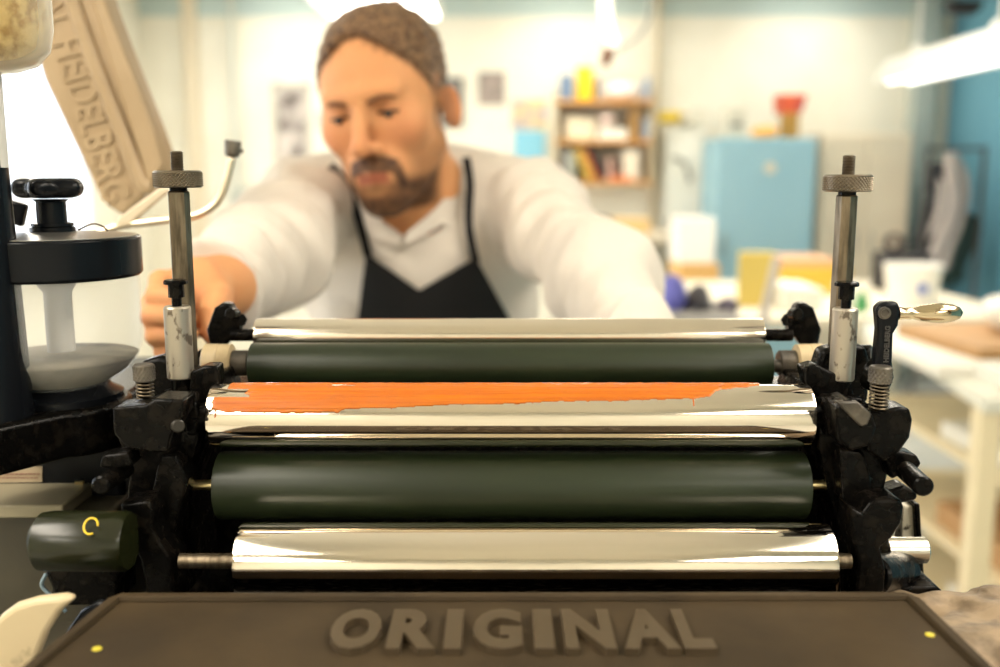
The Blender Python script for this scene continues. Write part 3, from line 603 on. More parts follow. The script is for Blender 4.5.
# --- black side castings
YF = .525
def cast(pts, y, dep, name, m=None, bev=.0016, it=0, par=None):
    pp = smooth_poly(pts, it) if it else pts
    return part(MB().prism(ppoly(pp, y), (0, dep, 0)), name, m or mblk, par, bevel=bev, smooth=30)
LS = cast([(160, 398), (196, 392), (202, 420), (192, 465), (180, 515), (184, 600), (150, 612), (140, 560), (122, 530), (130, 470), (118, 440), (126, 410)], .545, .09, 'side_frame')
RS = cast([(824, 396), (862, 398), (884, 420), (893, 452), (882, 500), (882, 545), (890, 612), (842, 612), (840, 530), (828, 490), (819, 450), (818, 410)], .545, .085, 'side_frame')
# left castings
cast([(112, 408), (145, 405), (155, 399), (184, 400), (182, 416), (172, 436), (168, 454), (128, 450), (113, 434)], .512, .022, 'bearing_cap', par=LS, m=mblk)
part(MB().lathe(WY(178, 426, .512), (0.5, -1, .1), [(.0036, -.004), (.0036, .0006), (.0028, .0012)], 24), 'oil_plug', mat('dark_worn_iron', (.03, .026, .02), .4, .3), LS)
cast([(101, 456), (128, 452), (133, 466), (118, 470), (99, 468)], .515, .015, 'clamp_lug', par=LS, m=mblk)
part(MB().cyl(WY(100, 486, .50), WY(126, 468, .53), .0052, n=24, ch=.001), 'adjusting_pin', mblk, LS)
cast([(120, 504), (149, 501), (154, 512), (152, 526), (161, 545), (172, 560), (176, 606), (150, 606), (140, 560), (124, 530)], .512, .022, 'fork_arm', par=LS)
cast([(160, 455), (176, 455), (188, 480), (180, 510), (170, 545), (158, 530), (152, 490)], .53, .02, 'fork_rib', par=LS, m=mblk)
cast([(182, 404), (196, 402), (200, 418), (196, 436), (186, 436)], .54, .012, 'bearing_block', par=LS)
# right castings
cast([(836, 408), (842, 402), (850, 400), (864, 406), (873, 415), (877, 428), (870, 446), (850, 452), (838, 440)], .512, .022, 'bearing_cap', par=RS)
cast([(836, 402), (858, 402), (872, 414), (868, 425), (861, 427)], .5105, .006, 'worn_cap_facet', m=mworn, bev=.001, it=0, par=RS)
cast([(866, 414), (900, 407), (910, 409), (913, 420), (910, 438), (900, 452), (884, 462), (868, 452)], .525, .02, 'bearing_lug', par=RS)
cast([(884, 456), (897, 450), (917, 455), (922, 464), (914, 474), (903, 474), (892, 480)], .535, .015, 'clamp_lug', par=RS)
part(MB().cyl(WY(905, 470, .53), WY(924, 487, .50), .0055, n=24, ch=.001), 'adjusting_pin', mblk, RS)
cast([(884, 492), (905, 486), (918, 494), (917, 500), (905, 503), (884, 504)], .54, .015, 'clamp_foot', par=RS)
cast([(870, 503), (876, 500), (902, 500), (904, 508), (901, 524), (892, 538), (880, 548), (886, 570), (884, 606), (856, 606), (858, 560), (850, 530), (852, 508), (862, 514)], .512, .022, 'fork_arm', par=RS)
cast([(840, 450), (864, 452), (872, 480), (870, 504), (852, 508), (842, 500)], .53, .02, 'fork_rib', par=RS)
cast([(824, 404), (838, 402), (840, 434), (826, 438)], .54, .012, 'bearing_block', par=RS)
part(MB().cyl(WY(872, 575, .52), WY(903, 570, .55), .011, n=32, ch=.0015), 'cam_boss', mblk, RS)
cast([(888, 588), (936, 586), (946, 594), (946, 604), (888, 606)], .53, .06, 'foot_flange', par=RS, m=mblk)
a = WY(884, 550, .555); b = WY(926, 550, .555)
part(MB().cyl((a.x, a.y, a.z), (b.x, a.y, a.z), .0079, n=40, ch=.001), 'steel_shaft', mat('turned_steel', (.62, .58, .50), .25, 1, bump=((2000, 2, 2), .1, .0005)))
cast([(903, 506), (916, 506), (920, 584), (900, 584)], .60, .012, 'splashed_panel', m=mat('paint_splashed', srgb(214, 206, 186), .5, var=(160, srgb(60, 52, 30), .55, .62)), bev=.001, it=0)
cast([(915, 504), (920, 504), (925, 586), (920, 586)], .595, .014, 'panel_edge', bev=.001, it=0)
# --- tall adjusting posts with knurled nuts
def post(px, ptop, pbot, d, sgn, side):
    t = W(px, ptop, d); bo = Vector((t.x, t.y, WY(px, pbot, t.y).z))
    p = part(MB().lathe(bo, (0, 0, 1), [(.0066, 0), (.0066, t.z - bo.z - .0008), (.0058, t.z - bo.z)], 8), 'adjusting_post', msteel, smooth=20)
    part(MB().cyl(t + Vector((0, 0, -.0005)), t + Vector((0, 0, .002)), .0052, n=24), 'washer', mblk, p)
    pr = [(.0132, 0), (.0142, .0008)] + [(.0142, .0014 + .00057 * i) for i in range(14)] + [(.0142, .0094), (.0132, .0102)]
    part(MB().lathe(t + Vector((0, 0, .002)), (0, 0, 1), pr, 160, knurl=(2, 15, .0005)), 'knurled_nut', mnut, p, smooth=0)
    n = 26; pr = [(.0034 + (.0005 if i % 2 else 0), i * .00045) for i in range(n)] + [(.0028, n * .00045 + .0004)]
    part(MB().lathe(t + Vector((0, 0, .0115)), (0, 0, 1), pr, 28), 'threaded_rod', mnut, p, smooth=15)
    return p
post(178.5, 191, 400, .585, 1, 'left'); post(847, 195, 402, .585, -1, 'right')
def sleeve(px, pt, pb, d, r):
    t = W(px, pt, d); bo = Vector((t.x, t.y, WY(px, pb, t.y).z)); L = t.z - bo.z
    s = part(MB().lathe(bo, (0, 0, 1), [(r * .9, 0), (r, .0008), (r, L - .001), (r * .9, L)], 40), 'guide_sleeve', msleeve)
    part(MB().lathe(t - Vector((0, 0, .001)), (0, 0, 1), [(.0028, 0), (.0028, .006), (.0045, .0062), (.0045, .0135), (.0068, .0138), (.0068, .0155), (.006, .0163)], 10), 'locking_pin', mblk, s, smooth=25)
    part(MB().cyl(bo - Vector((0, 0, .02)), bo + Vector((0, 0, .002)), .0055, n=20), 'lower_stem', mblk, s)
sleeve(177, 306, 378, .562, .0077); sleeve(845.5, 308, 380, .562, .0072)
def spring(px, pt, d, r):
    t = W(px, pt, d)
    pr = [(r * .85, 0), (r, .0008)] + [(r, .0012 + .0008 * i) for i in range(9)] + [(r, .009), (r * .85, .0098)]
    k = part(MB().lathe(t - Vector((0, 0, .0098)), (0, 0, 1), pr, 64, knurl=(2, 10, .0004)), 'knurled_knob', mworn, smooth=20)
    z = t.z - .0098; pts = [(t.x + r * .78 * math.cos(a), t.y + r * .78 * math.sin(a), z - .0150 * a / 47) for a in np.linspace(0, 47, 230)]
    part(MB().tube(pts, .00055, 8), 'coil_spring', msteel, k, smooth=180); part(MB().cyl((t.x, t.y, z - .02), (t.x, t.y, z), r * .38, n=16), 'spring_pin', mblk, k)
spring(143.5, 364, .545, .0058); spring(881, 366, .538, .0062)
# blocks under posts and sleeves
cast([(190, 372), (204, 366), (217, 366), (219, 384), (206, 402), (188, 402)], .552, .014, 'post_block', bev=.0015, it=0)
cast([(134, 390), (140, 362), (160, 356), (200, 372), (196, 404), (140, 406)], .58, .015, 'post_bracket', bev=.003)
cast([(803, 368), (816, 364), (832, 372), (850, 378), (856, 402), (822, 402), (806, 384)], .552, .014, 'post_block', bev=.0015, it=0)
cast([(812, 380), (822, 350), (846, 344), (866, 346), (872, 366), (868, 404), (820, 402)], .58, .015, 'post_bracket', bev=.003)
# crank on the right
CK = cast([(884, 302), (899, 302), (901, 310), (899, 326), (894, 334), (893, 362), (895, 378), (890, 392), (878, 394), (872, 384), (876, 362), (879, 330), (877, 308)], .548, .009, 'crank_arm', m=mblk2, bev=.0022)
part(MB().lathe(WY(884.5, 313, .547), (0, -1, 0), [(.0035, -.001), (.0035, .0008), (.0024, .001), (.002, .0004)], 24), 'crank_boss', mworn, CK)
part(MB().cyl(WY(868, 372, .560), WY(884, 378, .553), .010, n=28, ch=.001), 'crank_hub', mblk, CK)
part(MB().cyl(WY(856, 355, .60), WY(872, 355, .595), .0065, n=28, ch=.001), 'pivot_pin', mblk)
h = WY(898, 313.5, .553); part(MB().lathe(h, (1, 0, .01), [(.0038, 0), (.0034, .004), (.0036, .007), (.0032, .008), (.0046, .013), (.0056, .02), (.0058, .025), (.0050, .031), (.0034, .035), (.0012, .0368)], 36), 'crank_handle', mat('worn_brass_knob', (.66, .54, .36), .13, 1, var=(160, (.22, .14, .07), .58, .66)), CK, smooth=60)
tvv, tff = text_mesh('HEIDELBERG', 1, .5, .02); tvv = np.array([tuple(v) for v in tvv]); tx0, tx1 = tvv[:, 0].min(), tvv[:, 0].max(); ty0, ty1 = tvv[:, 1].min(), tvv[:, 1].max()
tA = WY(885.5, 362, .548); tB = WY(887.5, 326, .548); ax_ = (tB - tA); hx = Vector((.0028, 0, 0)); VV = []
for v in tvv:
    u = (v[0] - tx0) / (tx1 - tx0); w = (v[1] - ty0) / (ty1 - ty0) - .5
    VV.append(tuple(tA + ax_ * u - hx * w + Vector((0, -.0006 - v[2] * .0009, 0))))
link_mesh('cast_lettering', VV, tff, mat('worn_letter', (.06, .055, .05), .4), CK, 30)
# cams, wheels and shafts at the rear rollers
for s, cx in ((1, 0), (-1, 1)):
    def X(v): return v if s == 1 else 1028 - v
    k = cast([(X(a), b) for a, b in ((214, 308), (222, 303), (230, 304), (234, 312), (240, 318), (239, 330), (232, 338), (226, 346), (210, 348), (206, 330))], .65, .012, 'roller_hook', bev=.002)
    part(MB().cyl(WY(X(236), 320, .66), WY(X(241), 320, .652), .0045, n=6), 'hook_bolt', mblk, k)
    part(MB().cyl(WY(X(236), 314, .648), WY(X(230), 314, .640), .004, n=20, ch=.0006), 'hook_pin', mblk, k)
    a = WY(X(205), 363, .632); b = WY(X(232), 363, .632); ax2 = Vector((s, 0, 0)); L = abs(b.x - a.x)
    wl = part(MB().lathe((a.x, a.y, a.z), ax2, [(.0115, 0), (.0128, .001), (.0128, .009), (.0122, .0098), (.0128, .0106), (.0125, L), (.009, L + .0005)], 48), 'guide_wheel', mwheel)
    part(MB().cyl((b.x, a.y, a.z), (b.x + s * .012, a.y, a.z), .0085, n=28, ch=.001), 'wheel_hub', mworn, wl)
    cast([(X(196), 352), (X(206), 346), (X(210), 372), (X(206), 404), (X(190), 404)], .628, .02, 'rear_arm', bev=.002)
# green oil cylinder on the left
a = WY(36, 541, .50); b = WY(130, 541, .50); L = b.x - a.x
k = part(MB().lathe((a.x, .50, a.z), (1, 0, 0), [(.011, 0), (.0155, .0035), (.0162, .009), (.0162, L - .002), (.015, L)], 40), 'oil_cylinder', mat('dark_green_enamel', (.011, .013, .004), .25, bump=(60, .15, .001)))
MB().tube([WY(91, 526, .4855) + Vector((.0036 * math.cos(t), 0, .0036 * math.sin(t))) + Vector((0, -.0002 + .0022 * math.sin(t), 0)) for t in np.linspace(0, 5.2, 24)], .0006, 8).obj('yellow_ring', mat('yellow_ring_paint', srgb(224, 190, 40), .4), k, 180)
cast([(44, 572), (70, 566), (100, 570), (118, 575), (118, 606), (46, 606), (52, 590)], .53, .03, 'cylinder_foot', bev=.002)
part(MB().tube(catmull([WY(x, y, .50) for x, y in ((46, 574), (42, 586), (56, 600), (66, 612))], 5), .0011, 8), 'cable', mat('blue_grey_cable', srgb(120, 140, 150), .4), smooth=180)
# left body part with ledge, name plate
yb = .60; A = WY(-60, 512, yb); B_ = WY(64, 512, yb)
b = MB(); b.b2(-.46, B_.x + .03, yb, .85, .3, A.z); part(b, 'feeder_body', molive, bevel=.003)
b = MB(); b.b2(-.46, B_.x + .005, yb - .012, .86, A.z, WY(0, 505, yb - .012).z); part(b, 'feeder_ledge', mat('pale_ledge', srgb(150, 142, 118), .45), bevel=.0015)
zl = WY(0, 505, .63).z; zt_ = WY(60, 400, .63).z; xr = WY(120, 450, .63).x
blk = part(MB().b2(-.42, xr, .632, .76, zl, zt_), 'bracket_block', mblk2, bevel=.004)
pl = WY(0, 483, .628); pr_ = WY(42, 460, .628)
pp = [WY(x, y, .631) for x, y in ((-30, 464), (0, 460), (20, 457), (24, 464), (30, 466), (42, 467), (42, 482), (-30, 483))]
lab = part(MB().prism(pp, (0, .002, 0)), 'name_plate', mat('cream_plate', srgb(186, 168, 140), .5), blk)
q = MB()
for yy, x0, x1, h in ((469.2, -20, 18, .9), (473.5, -24, 40, 1.2), (477.4, -24, 38, .8)):
    x = x0
    while x < x1:
        w = random.uniform(2, 4.5); a = WY(x, yy + h, .6305); b = WY(min(x + w, x1), yy, .6305); q.b2(a.x, b.x, .6303, .6312, a.z, b.z); x += w + 1.2
q.obj('fine_print', mat('grey_print', srgb(150, 110, 96), .6), lab)
part(MB().b2(WY(75, 488, .629).x, WY(83, 484, .629).x, .629, .633, WY(75, 488, .629).z, WY(80, 482, .629).z), 'brass_tab', mbrass, blk)
# cream curved rim (lower left) and brown casting (lower right)
cast([(-20, 640), (0, 616), (14, 606), (34, 600), (62, 597), (74, 600), (60, 612), (46, 634), (36, 660), (32, 700), (-20, 700)], .455, .008, 'pale_rim', m=mat('cream_enamel', srgb(200, 182, 146), .4, var=(40, srgb(120, 104, 78), .6, .7)), bev=.004)
cast([(44, 700), (50, 660), (64, 634), (80, 612), (96, 603), (112, 602), (90, 640), (66, 700)], .465, .006, 'rim_guard', m=mblk2, bev=.002)
def lump(p):
    c = np.array(WZ(990, 656, 1.200)); q = p - c; d = ell(p, c + np.array((.02, .0, -.004)), (.075, .055, .022)); d = smin(d, ell(p, c + (.045, .03, .004), (.04, .02, .016)), .02); d = smin(d, cap(p, c + (-.045, .045, .004), c + (.01, .05, -.002), .012, .014), .02)
    return d * .7 + .0025 * ns(p, 110, 6)
c = np.array(WZ(990, 656, 1.200)); P, Q = surf(lump, c - (.12, .09, .05), c + (.13, .11, .05), .003)
link_mesh('rough_casting', P, Q, mat('rough_brown', srgb(150, 130, 104), .55, .1, var=(60, srgb(104, 88, 68), .4, .65), bump=(150, .4, .002)), PR_, 180)
# --- tan lettered guard leaning at the upper left
gd = .95; mtan2 = mat('tan_enamel', srgb(176, 152, 118), .45, var=(10, srgb(166, 142, 108), .4, .6))
gp = [(12, -30), (98, -30), (108, 4), (122, 42), (150, 112), (164, 150), (166, 170), (160, 182), (140, 200), (122, 216), (108, 207), (96, 190), (70, 135), (44, 80)]
G_ = thing('lettered_guard', 'tan enamelled metal guard with raised lettering leaning at the upper left', 'guard', tuple(WY(120, 216, gd)))
pl_ = MB().prism(ppoly(gp, gd), (0, .03, 0)).obj('guard_plate', mtan2, G_, bevel=.004)
rb_ = [(62, -30), (70, -5), (95, 65), (125, 140), (143, 184), (152, 186)]
MB().tube(catmull([WY(x, y, gd - .002) for x, y in rb_], 6), .0075, 12).obj('raised_rib', mtan2, pl_, 180)
MB().prism(ppoly([(82, -30), (92, -30), (154, 130), (163, 165), (150, 184), (146, 180)], gd - .006), (0, .01, 0)).obj('edge_fold', mtan2, pl_, bevel=.003)
tv, tf = text_mesh('ORIGINAL HEIDELBERG', 1, .5, .02, 1.05); tv = np.array([tuple(v) for v in tv]); x0, x1 = tv[:, 0].min(), tv[:, 0].max(); y0, y1 = tv[:, 1].min(), tv[:, 1].max()
A = WY(53, -118 + 15, gd - .001); B_ = WY(118, 200, gd - .001); A = B_ + (WY(60, 22, gd - .001) - B_) * 1.72; dr = (B_ - A); pn = Vector((-dr.z, 0, dr.x)).normalized() * .029; LV = []
if pn.x < 0: pn = -pn
for v in tv:
    u = (v[0] - x0) / (x1 - x0); w = (v[1] - y0) / (y1 - y0) - .5; LV.append(tuple(A + dr * u + pn * w + Vector((0, .002 - (v[2] + .5) * .0035, 0))))
link_mesh('raised_lettering', LV, tf, mtan2, pl_, 30)
# lever in front of the guard
d_ = .80
LVV = thing('bent_lever', 'bent pale metal lever with black tip rising left of the man', 'lever', tuple(W(118, 224, d_)))
MB().tube(catmull([W(x, y, d_) for x, y in ((14, 330), (14, 275), (24, 258), (60, 250), (90, 236), (120, 226), (150, 222), (188, 217), (206, 211), (218, 200), (226, 182), (232, 156))], 6), .0036, 16).obj('lever_rod', mat('pale_brass', (.78, .68, .50), .3, .8), LVV, 180)
MB().lathe(W(232, 157, d_), (.12, 0, 1), [(.0045, 0), (.0062, .002), (.0068, .012), (.006, .0135)], 24).obj('lever_tip', mworn, LVV)
MB().cyl(W(236, 151, d_), W(243, 151, d_), .0018, n=10).obj('tip_pin', mworn, LVV)
MB().prism(ppoly([(112, 228), (120, 216), (160, 187), (170, 190), (128, 226)], .80), (0, .008, 0)).obj('stay_bar', mat('pale_metal', srgb(222, 206, 178), .4), LVV, bevel=.002)
part(MB().b2(-.47, -.28, .70, .86, WY(60, 430, .70).z - .05, WY(60, 396, .70).z), 'rear_bracket', mblk2, bevel=.004)
# --- powder sprayer unit on its arm
U = thing('powder_sprayer', 'powder spray jar with black lid and knob on a black arm', 'powder sprayer', tuple(W(60, 400, .62)))
jc = W(58, 300, .62); jy = jc.y; jx = jc.x
def zy(py): return WY(58, py, jy).z
def jar_lathe(prof, n=64, caps=True): return MB().lathe((jx, jy, 0), (0, 0, 1), [(r, z) for r, z in prof], n, caps)
mjar = bpy.data.materials.new('frosted_jar'); mjar.use_nodes = True; nt = mjar.node_tree; pb = nt.nodes['Principled BSDF']; pb.inputs['Base Color'].default_value = (.86, .88, .88, 1); pb.inputs['Roughness'].default_value = .2
tr = nt.nodes.new('ShaderNodeBsdfTransparent'); mx = nt.nodes.new('ShaderNodeMixShader'); mx.inputs[0].default_value = .2; nt.links.new(tr.outputs[0], mx.inputs[1]); nt.links.new(pb.outputs[0], mx.inputs[2]); nt.links.new(mx.outputs[0], nt.nodes['Material Output'].inputs[0])
R_ = .0498
o = jar_lathe([(.026, zy(386)), (.030, zy(380)), (.040, zy(370)), (.0462, zy(358)), (.0490, zy(346)), (R_, zy(334)), (R_, zy(300)), (R_, zy(272))], caps=False).obj('glass_jar', mjar, U, 180)
jar_lathe([(.024, zy(385)), (.028, zy(380)), (.0385, zy(370)), (.0445, zy(358.5)), (.0465, zy(355)), (.030, zy(352)), (.001, zy(350))], 48).obj('spray_powder', mat('white_powder', srgb(150, 142, 124), .9, var=(30, srgb(100, 92, 78), .5, .7), bump=(80, .4, .003)), U, 180)
jar_lathe([(.0085, zy(351)), (.0085, zy(292)), (.012, zy(284)), (.012, zy(276))], 24).obj('inner_tube', mat('white_tube', srgb(206, 202, 196), .6), U)
lid = jar_lathe([(.0505, zy(276)), (.0522, zy(273)), (.0522, zy(238)), (.0510, zy(236))], 72).obj('jar_lid', mblk2, U, bevel=.0005)
jar_lathe([(.0500, zy(237)), (.0500, zy(235.5)), (.044, zy(235)), (.02, zy(231.5)), (.001, zy(231))], 64).obj('lid_plate', mat('scratched_steel', (.50, .48, .45), .32, .9, var=(20, (.38, .36, .33), .4, .7)), lid)
jar_lathe([(.0135, zy(232)), (.0135, zy(227)), (.011, zy(226.5)), (.0125, zy(226)), (.0125, zy(223)), (.009, zy(222)), (.0088, zy(202)), (.011, zy(199))], 36).obj('knob_stem', mblk2, lid)
def knobf(p):
    q = p - np.array((jx, jy, zy(188))); a = np.arctan2(q[:, 1], q[:, 0]) + .3; r = np.sqrt(q[:, 0] ** 2 + q[:, 1] ** 2); rr_ = .0195 + .0030 * np.cos(5 * a)
    return (smax(r - rr_, np.abs(q[:, 2]) - .0062, .008)) * .8
P, Q = surf(knobf, (jx - .03, jy - .03, zy(188) - .015), (jx + .03, jy + .03, zy(188) + .015), .0011); link_mesh('star_knob', P, Q, mblk2, lid, 180)
part(MB().tube(catmull([WY(x, y, jy - .01) for x, y in ((78, 230), (92, 224), (102, 226), (108, 231))], 5), .0006, 6), 'wire_clip', msteel, lid, smooth=180)
jar_lathe([(.036, zy(404)), (.036, zy(392)), (.029, zy(386)), (.026, zy(378))], 48).obj('jar_seat', mblk2, U)
pc = W(-4, 418, .585)
V2 = []
for cx_, cy_, r_, a0, a1 in ((jx + .002, jy, .040, -1.2, 1.9), (pc.x, pc.y + .005, .036, 1.9, 5.1)):
    for t in np.linspace(a0, a1, 18): V2.append(Vector((cx_ + r_ * math.cos(t), cy_ + r_ * math.sin(t), zy(398))))
MB().prism(V2, (0, 0, -.030)).obj('support_arm', mblk, U, bevel=.004)
MB().cyl((pc.x, pc.y, zy(398) - .01), (pc.x, pc.y, WY(0, 138, pc.y).z), .0215, .0175, n=48, ch=.002).obj('support_post', mblk2, U)
zq = WY(14, 214, .60).z; MB().box((WY(16, 214, .615).x, .615, zq), (.012, .006, .014), Matrix.Rotation(.3, 3, 'Y')).obj('wing_screw', mblk2, U, bevel=.0015)
# glass reservoir on the post
ZR = WY(0, 74, pc.y).z
gx = WY(-12, 40, pc.y).x
GR = thing('glass_reservoir', 'glass oil reservoir half filled with yellowish crumbs at the top left corner', 'jar', (gx, pc.y, ZR - .045))
mg2 = bpy.data.materials.new('clear_glass'); mg2.use_nodes = True; nt = mg2.node_tree; pb = nt.nodes['Principled BSDF']; pb.inputs['Base Color'].default_value = (.9, .88, .8, 1); pb.inputs['Roughness'].default_value = .05
tr = nt.nodes.new('ShaderNodeBsdfTransparent'); tr.inputs[0].default_value = (.93, .90, .80, 1); mx = nt.nodes.new('ShaderNodeMixShader'); lw = nt.nodes.new('ShaderNodeLayerWeight'); lw.inputs[0].default_value = .35
nt.links.new(lw.outputs['Facing'], mx.inputs[0]); nt.links.new(tr.outputs[0], mx.inputs[1]); nt.links.new(pb.outputs[0], mx.inputs[2]); nt.links.new(mx.outputs[0], nt.nodes['Material Output'].inputs[0])
MB().lathe((gx, pc.y, ZR), (0, 0, 1), [(.006, 0), (.014, .001), (.025, .005), (.032, .013), (.0345, .025), (.035, .09)], 56, caps=False).obj('glass_bowl', mg2, GR, 180)
def cr(p):
    r = np.sqrt((p[:, 0] - gx) ** 2 + (p[:, 1] - pc.y) ** 2); z = p[:, 2] - ZR; R0 = np.interp(z, [.0012, .006, .014, .026, .2], [.008, .0235, .0305, .033, .0335])
    return smax(r - R0 + .0006 * ns(p, 500, 2), np.maximum(z - .08, .0012 - z), .003) * .8
P, Q = surf(cr, (gx - .04, pc.y - .04, ZR - .005), (gx + .04, pc.y + .04, ZR + .09), .0016); link_mesh('yellow_crumbs', P, Q, mat('crumbs', srgb(222, 198, 146), .6, var=(130, srgb(176, 142, 86), .45, .65), bump=(260, .6, .002)), GR, 180)
MB().lathe((gx, pc.y, WY(0, 150, pc.y).z - .01), (0, 0, 1), [(.0055, 0), (.0055, ZR - WY(0, 150, pc.y).z + .011)], 24).obj('feed_neck', mat('white_neck', srgb(214, 212, 206), .4), GR)
# ---------------- the man behind the press ----------------
HP = W(387, 108, 1.22)                       # head centre
_R = (Matrix.Rotation(math.radians(-13), 3, 'Z') @ Matrix.Rotation(math.radians(14), 3, 'X') @ Matrix.Rotation(math.radians(-7), 3, 'Y'))
HR = np.array(_R); HPn = np.array(HP)
def toh(p): return (p - HPn) @ HR            # world -> head coordinates
def fromh(v): return Vector(HPn + HR @ np.array(v))
def mir(p): q = p.copy(); q[:, 0] = np.abs(q[:, 0]); return q
def skull(q, m):
    d = ell(q, (0, .018, .034), (.0745, .095, .083))
    d = smin(d, ell(q, (0, -.03, .012), (.064, .058, .083)), .025)
    d = smin(d, ell(q, (0, -.03, -.058), (.0545, .05, .05)), .03)
    d = smin(d, cap(m, (.05, .0, -.05), (.012, -.066, -.098), .018, .02), .025)
    return d
def head(p):
    q = toh(p); m = mir(q); d = skull(q, m)
    d = smin(d, sph(m, (.043, -.055, -.014), .024), .02)
    d = smin(d, ell(q, (0, -.078, -.1), (.019, .017, .018)), .018)
    d = smin(d, cap(m, (.006, -.084, .03), (.040, -.074, .029), .0105, .0085), .012)
    d = smax(d, -ell(m, (.032, -.1, .008), (.022, .0215, .014)), .010)
    d = smin(d, ell(q, (0, -.074, -.066), (.031, .026, .03)), .02)
    d = smin(d, cap(q, (0, -.084, .024), (0, -.110, -.022), .0072, .0098), .010)
    d = smin(d, sph(q, (0, -.110, -.027), .0108), .006)
    d = smin(d, sph(m, (.0125, -.098, -.031), .0078), .006)
    d = smax(d, -ell(m, (.006, -.104, -.040), (.004, .006, .004)), .003)
    # lids and eye balls
    d = smin(d, sph(m, (.0315, -.0700, .0095), .0142), .004)
    d = smax(d, -(cap(m, (.022, -.089, .0045), (.041, -.084, .0045), .0017)), .001)
    # lips
    d = smin(d, cap(m, (0, -.0985, -.0595), (.022, -.088, -.064), .0052, .0028), .005)
    d = smin(d, cap(m, (0, -.0975, -.0705), (.019, -.088, -.0665), .0062, .003), .005)
    d = smax(d, -cap(m, (0, -.1045, -.0652), (.024, -.0935, -.0652), .0018, .0012), .003)
    # ears
    EM = np.array(Matrix.Rotation(math.radians(-32), 3, 'Z')); me_ = (m - np.array((.080, .012, -.012))) @ EM
    e = ell(me_, (0, 0, 0), (.0055, .0165, .028))
    e = smax(e, -ell(me_, (.0065, -.002, .002), (.0055, .0115, .020)), .004)
    d = smin(d, e, .006)
    return d
NB = W(420, 212, 1.33)                      # base of the neck
SHL = W(312, 205, 1.36); SHR = W(526, 205, 1.36)
ELL = W(265, 258, 1.10); WRL = W(224, 286, .865)
ELR = W(604, 284, 1.06); WRR = W(655, 385, .86)
CH = W(420, 270, 1.43); WA = W(430, 400, 1.50); HI = Vector((WA.x, WA.y + .04, .93))
def hand(p, fingers, palm, k=.007):
    d = None
    for a, b, ra, rb in palm:
        e = cap(p, a, b, ra, rb); d = e if d is None else smin(d, e, .014)
    fs = None
    for ch, rs in fingers:
        for i in range(len(ch) - 1):
            e = cap(p, ch[i], ch[i + 1], rs[i], rs[i + 1])
            f1 = e if i == 0 else smin(f1, e, .003)
        fs = f1 if fs is None else np.minimum(fs, f1)
    return smin(d, fs, k * .5)
# right hand (left in the picture), closed round the lever behind the post
PL = [(W(228, 283, .86), W(196, 285, .82), .025, .024), (W(226, 292, .85), W(188, 318, .82), .022, .019), (W(205, 290, .81), W(180, 325, .80), .016, .014)]
FL = [([W(192, 280, .815), W(160, 281, .79), W(156, 297, .765), W(186, 299, .75)], [.0105, .0088, .0084, .0078]),
      ([W(186, 298, .81), W(153, 302, .783), W(152, 317, .76), W(187, 318, .746)], [.0105, .0090, .0085, .0078]),
      ([W(183, 316, .81), W(155, 322, .785), W(156, 336, .762), W(188, 336, .75)], [.0102, .0086, .0082, .0074]),
      ([W(182, 332, .81), W(161, 341, .787), W(164, 352, .766), W(190, 352, .755)], [.0092, .0078, .0074, .0066]),
      ([W(216, 276, .84), W(218, 300, .80), W(211, 318, .77), W(213, 334, .76)], [.0135, .0125, .0115, .009])]
# left hand (right in the picture), resting on the press edge behind the rollers
DX = Vector((1, 0, 0))
PR = [(WRR, WRR + Vector((.004, -.075, -.022)), .024, .022), (WRR + DX * .012, WRR + Vector((.028, -.07, -.026)), .018, .016), (WRR - DX * .012, WRR + Vector((-.022, -.07, -.026)), .018, .016)]
FR = []
for i, (fx, L) in enumerate([(-.03, .07), (-.01, .078), (.011, .073), (.031, .058)]):
    b0 = WRR + Vector((fx, -.07, -.025)); FR.append(([b0, b0 + Vector((fx * .15, -L * .5, .004)), b0 + Vector((fx * .2, -L * .8, -.008)), b0 + Vector((fx * .2, -L, -.022))], [.0105, .0098, .009, .0078]))
FR.append(([WRR + Vector((-.015, -.02, -.012)), WRR + Vector((-.045, -.045, -.02)), WRR + Vector((-.055, -.075, -.03))], [.014, .0115, .009]))
def body(p):
    d = head(p); n0 = fromh((0, .03, -.055)); n1 = fromh((0, .0, -.09))
    d = smin(d, cap(p, n0, NB, .056, .060), .02)
    t = smin(ell(p, CH, (.165, .10, .17)), cap(p, CH, WA, .10, .125), .08)
    t = smin(t, cap(p, SHL, SHR, .055), .06)
    for sgn in (-1, 1):
        hip = HI + Vector((sgn * .09, 0, -.02)); kn = Vector((hip.x + sgn * .02, hip.y - .04, .50)); an = Vector((kn.x + sgn * .01, kn.y + .05, .09))
        t = smin(t, cap(p, hip, kn, .085, .058), .05); t = smin(t, cap(p, kn, an, .056, .038), .02)
        t = smin(t, cap(p, an + Vector((0, .02, -.05)), an + Vector((0, -.15, -.06)), .032, .028), .02)
    d = smin(d, t, .04)
    for sh, el, wr in ((SHL, ELL, WRL), (SHR, ELR, WRR)):
        d = smin(d, cap(p, sh, el, .048, .040), .03); d = smin(d, cap(p, el, wr, .040, .026), .02)
    d = smin(d, hand(p, FL, PL), .012)
    d = smin(d, hand(p, FR, PR), .012)
    return d
def hairline(q, m):
    x = m[:, 0]
    hl = (.088 + .012 * np.cos(x * 70)) - q[:, 2] - np.clip((q[:, 1] + .062) * 2.1, 0, .2)
    low = np.where(q[:, 1] < .015, .012, -.01) - q[:, 2] - np.clip((q[:, 1] - .015) * 1.2, 0, .05)
    return np.maximum(np.maximum(hl, low), (-.034 - .9 * (q[:, 2] - .03).clip(0, .05)) - q[:, 1])
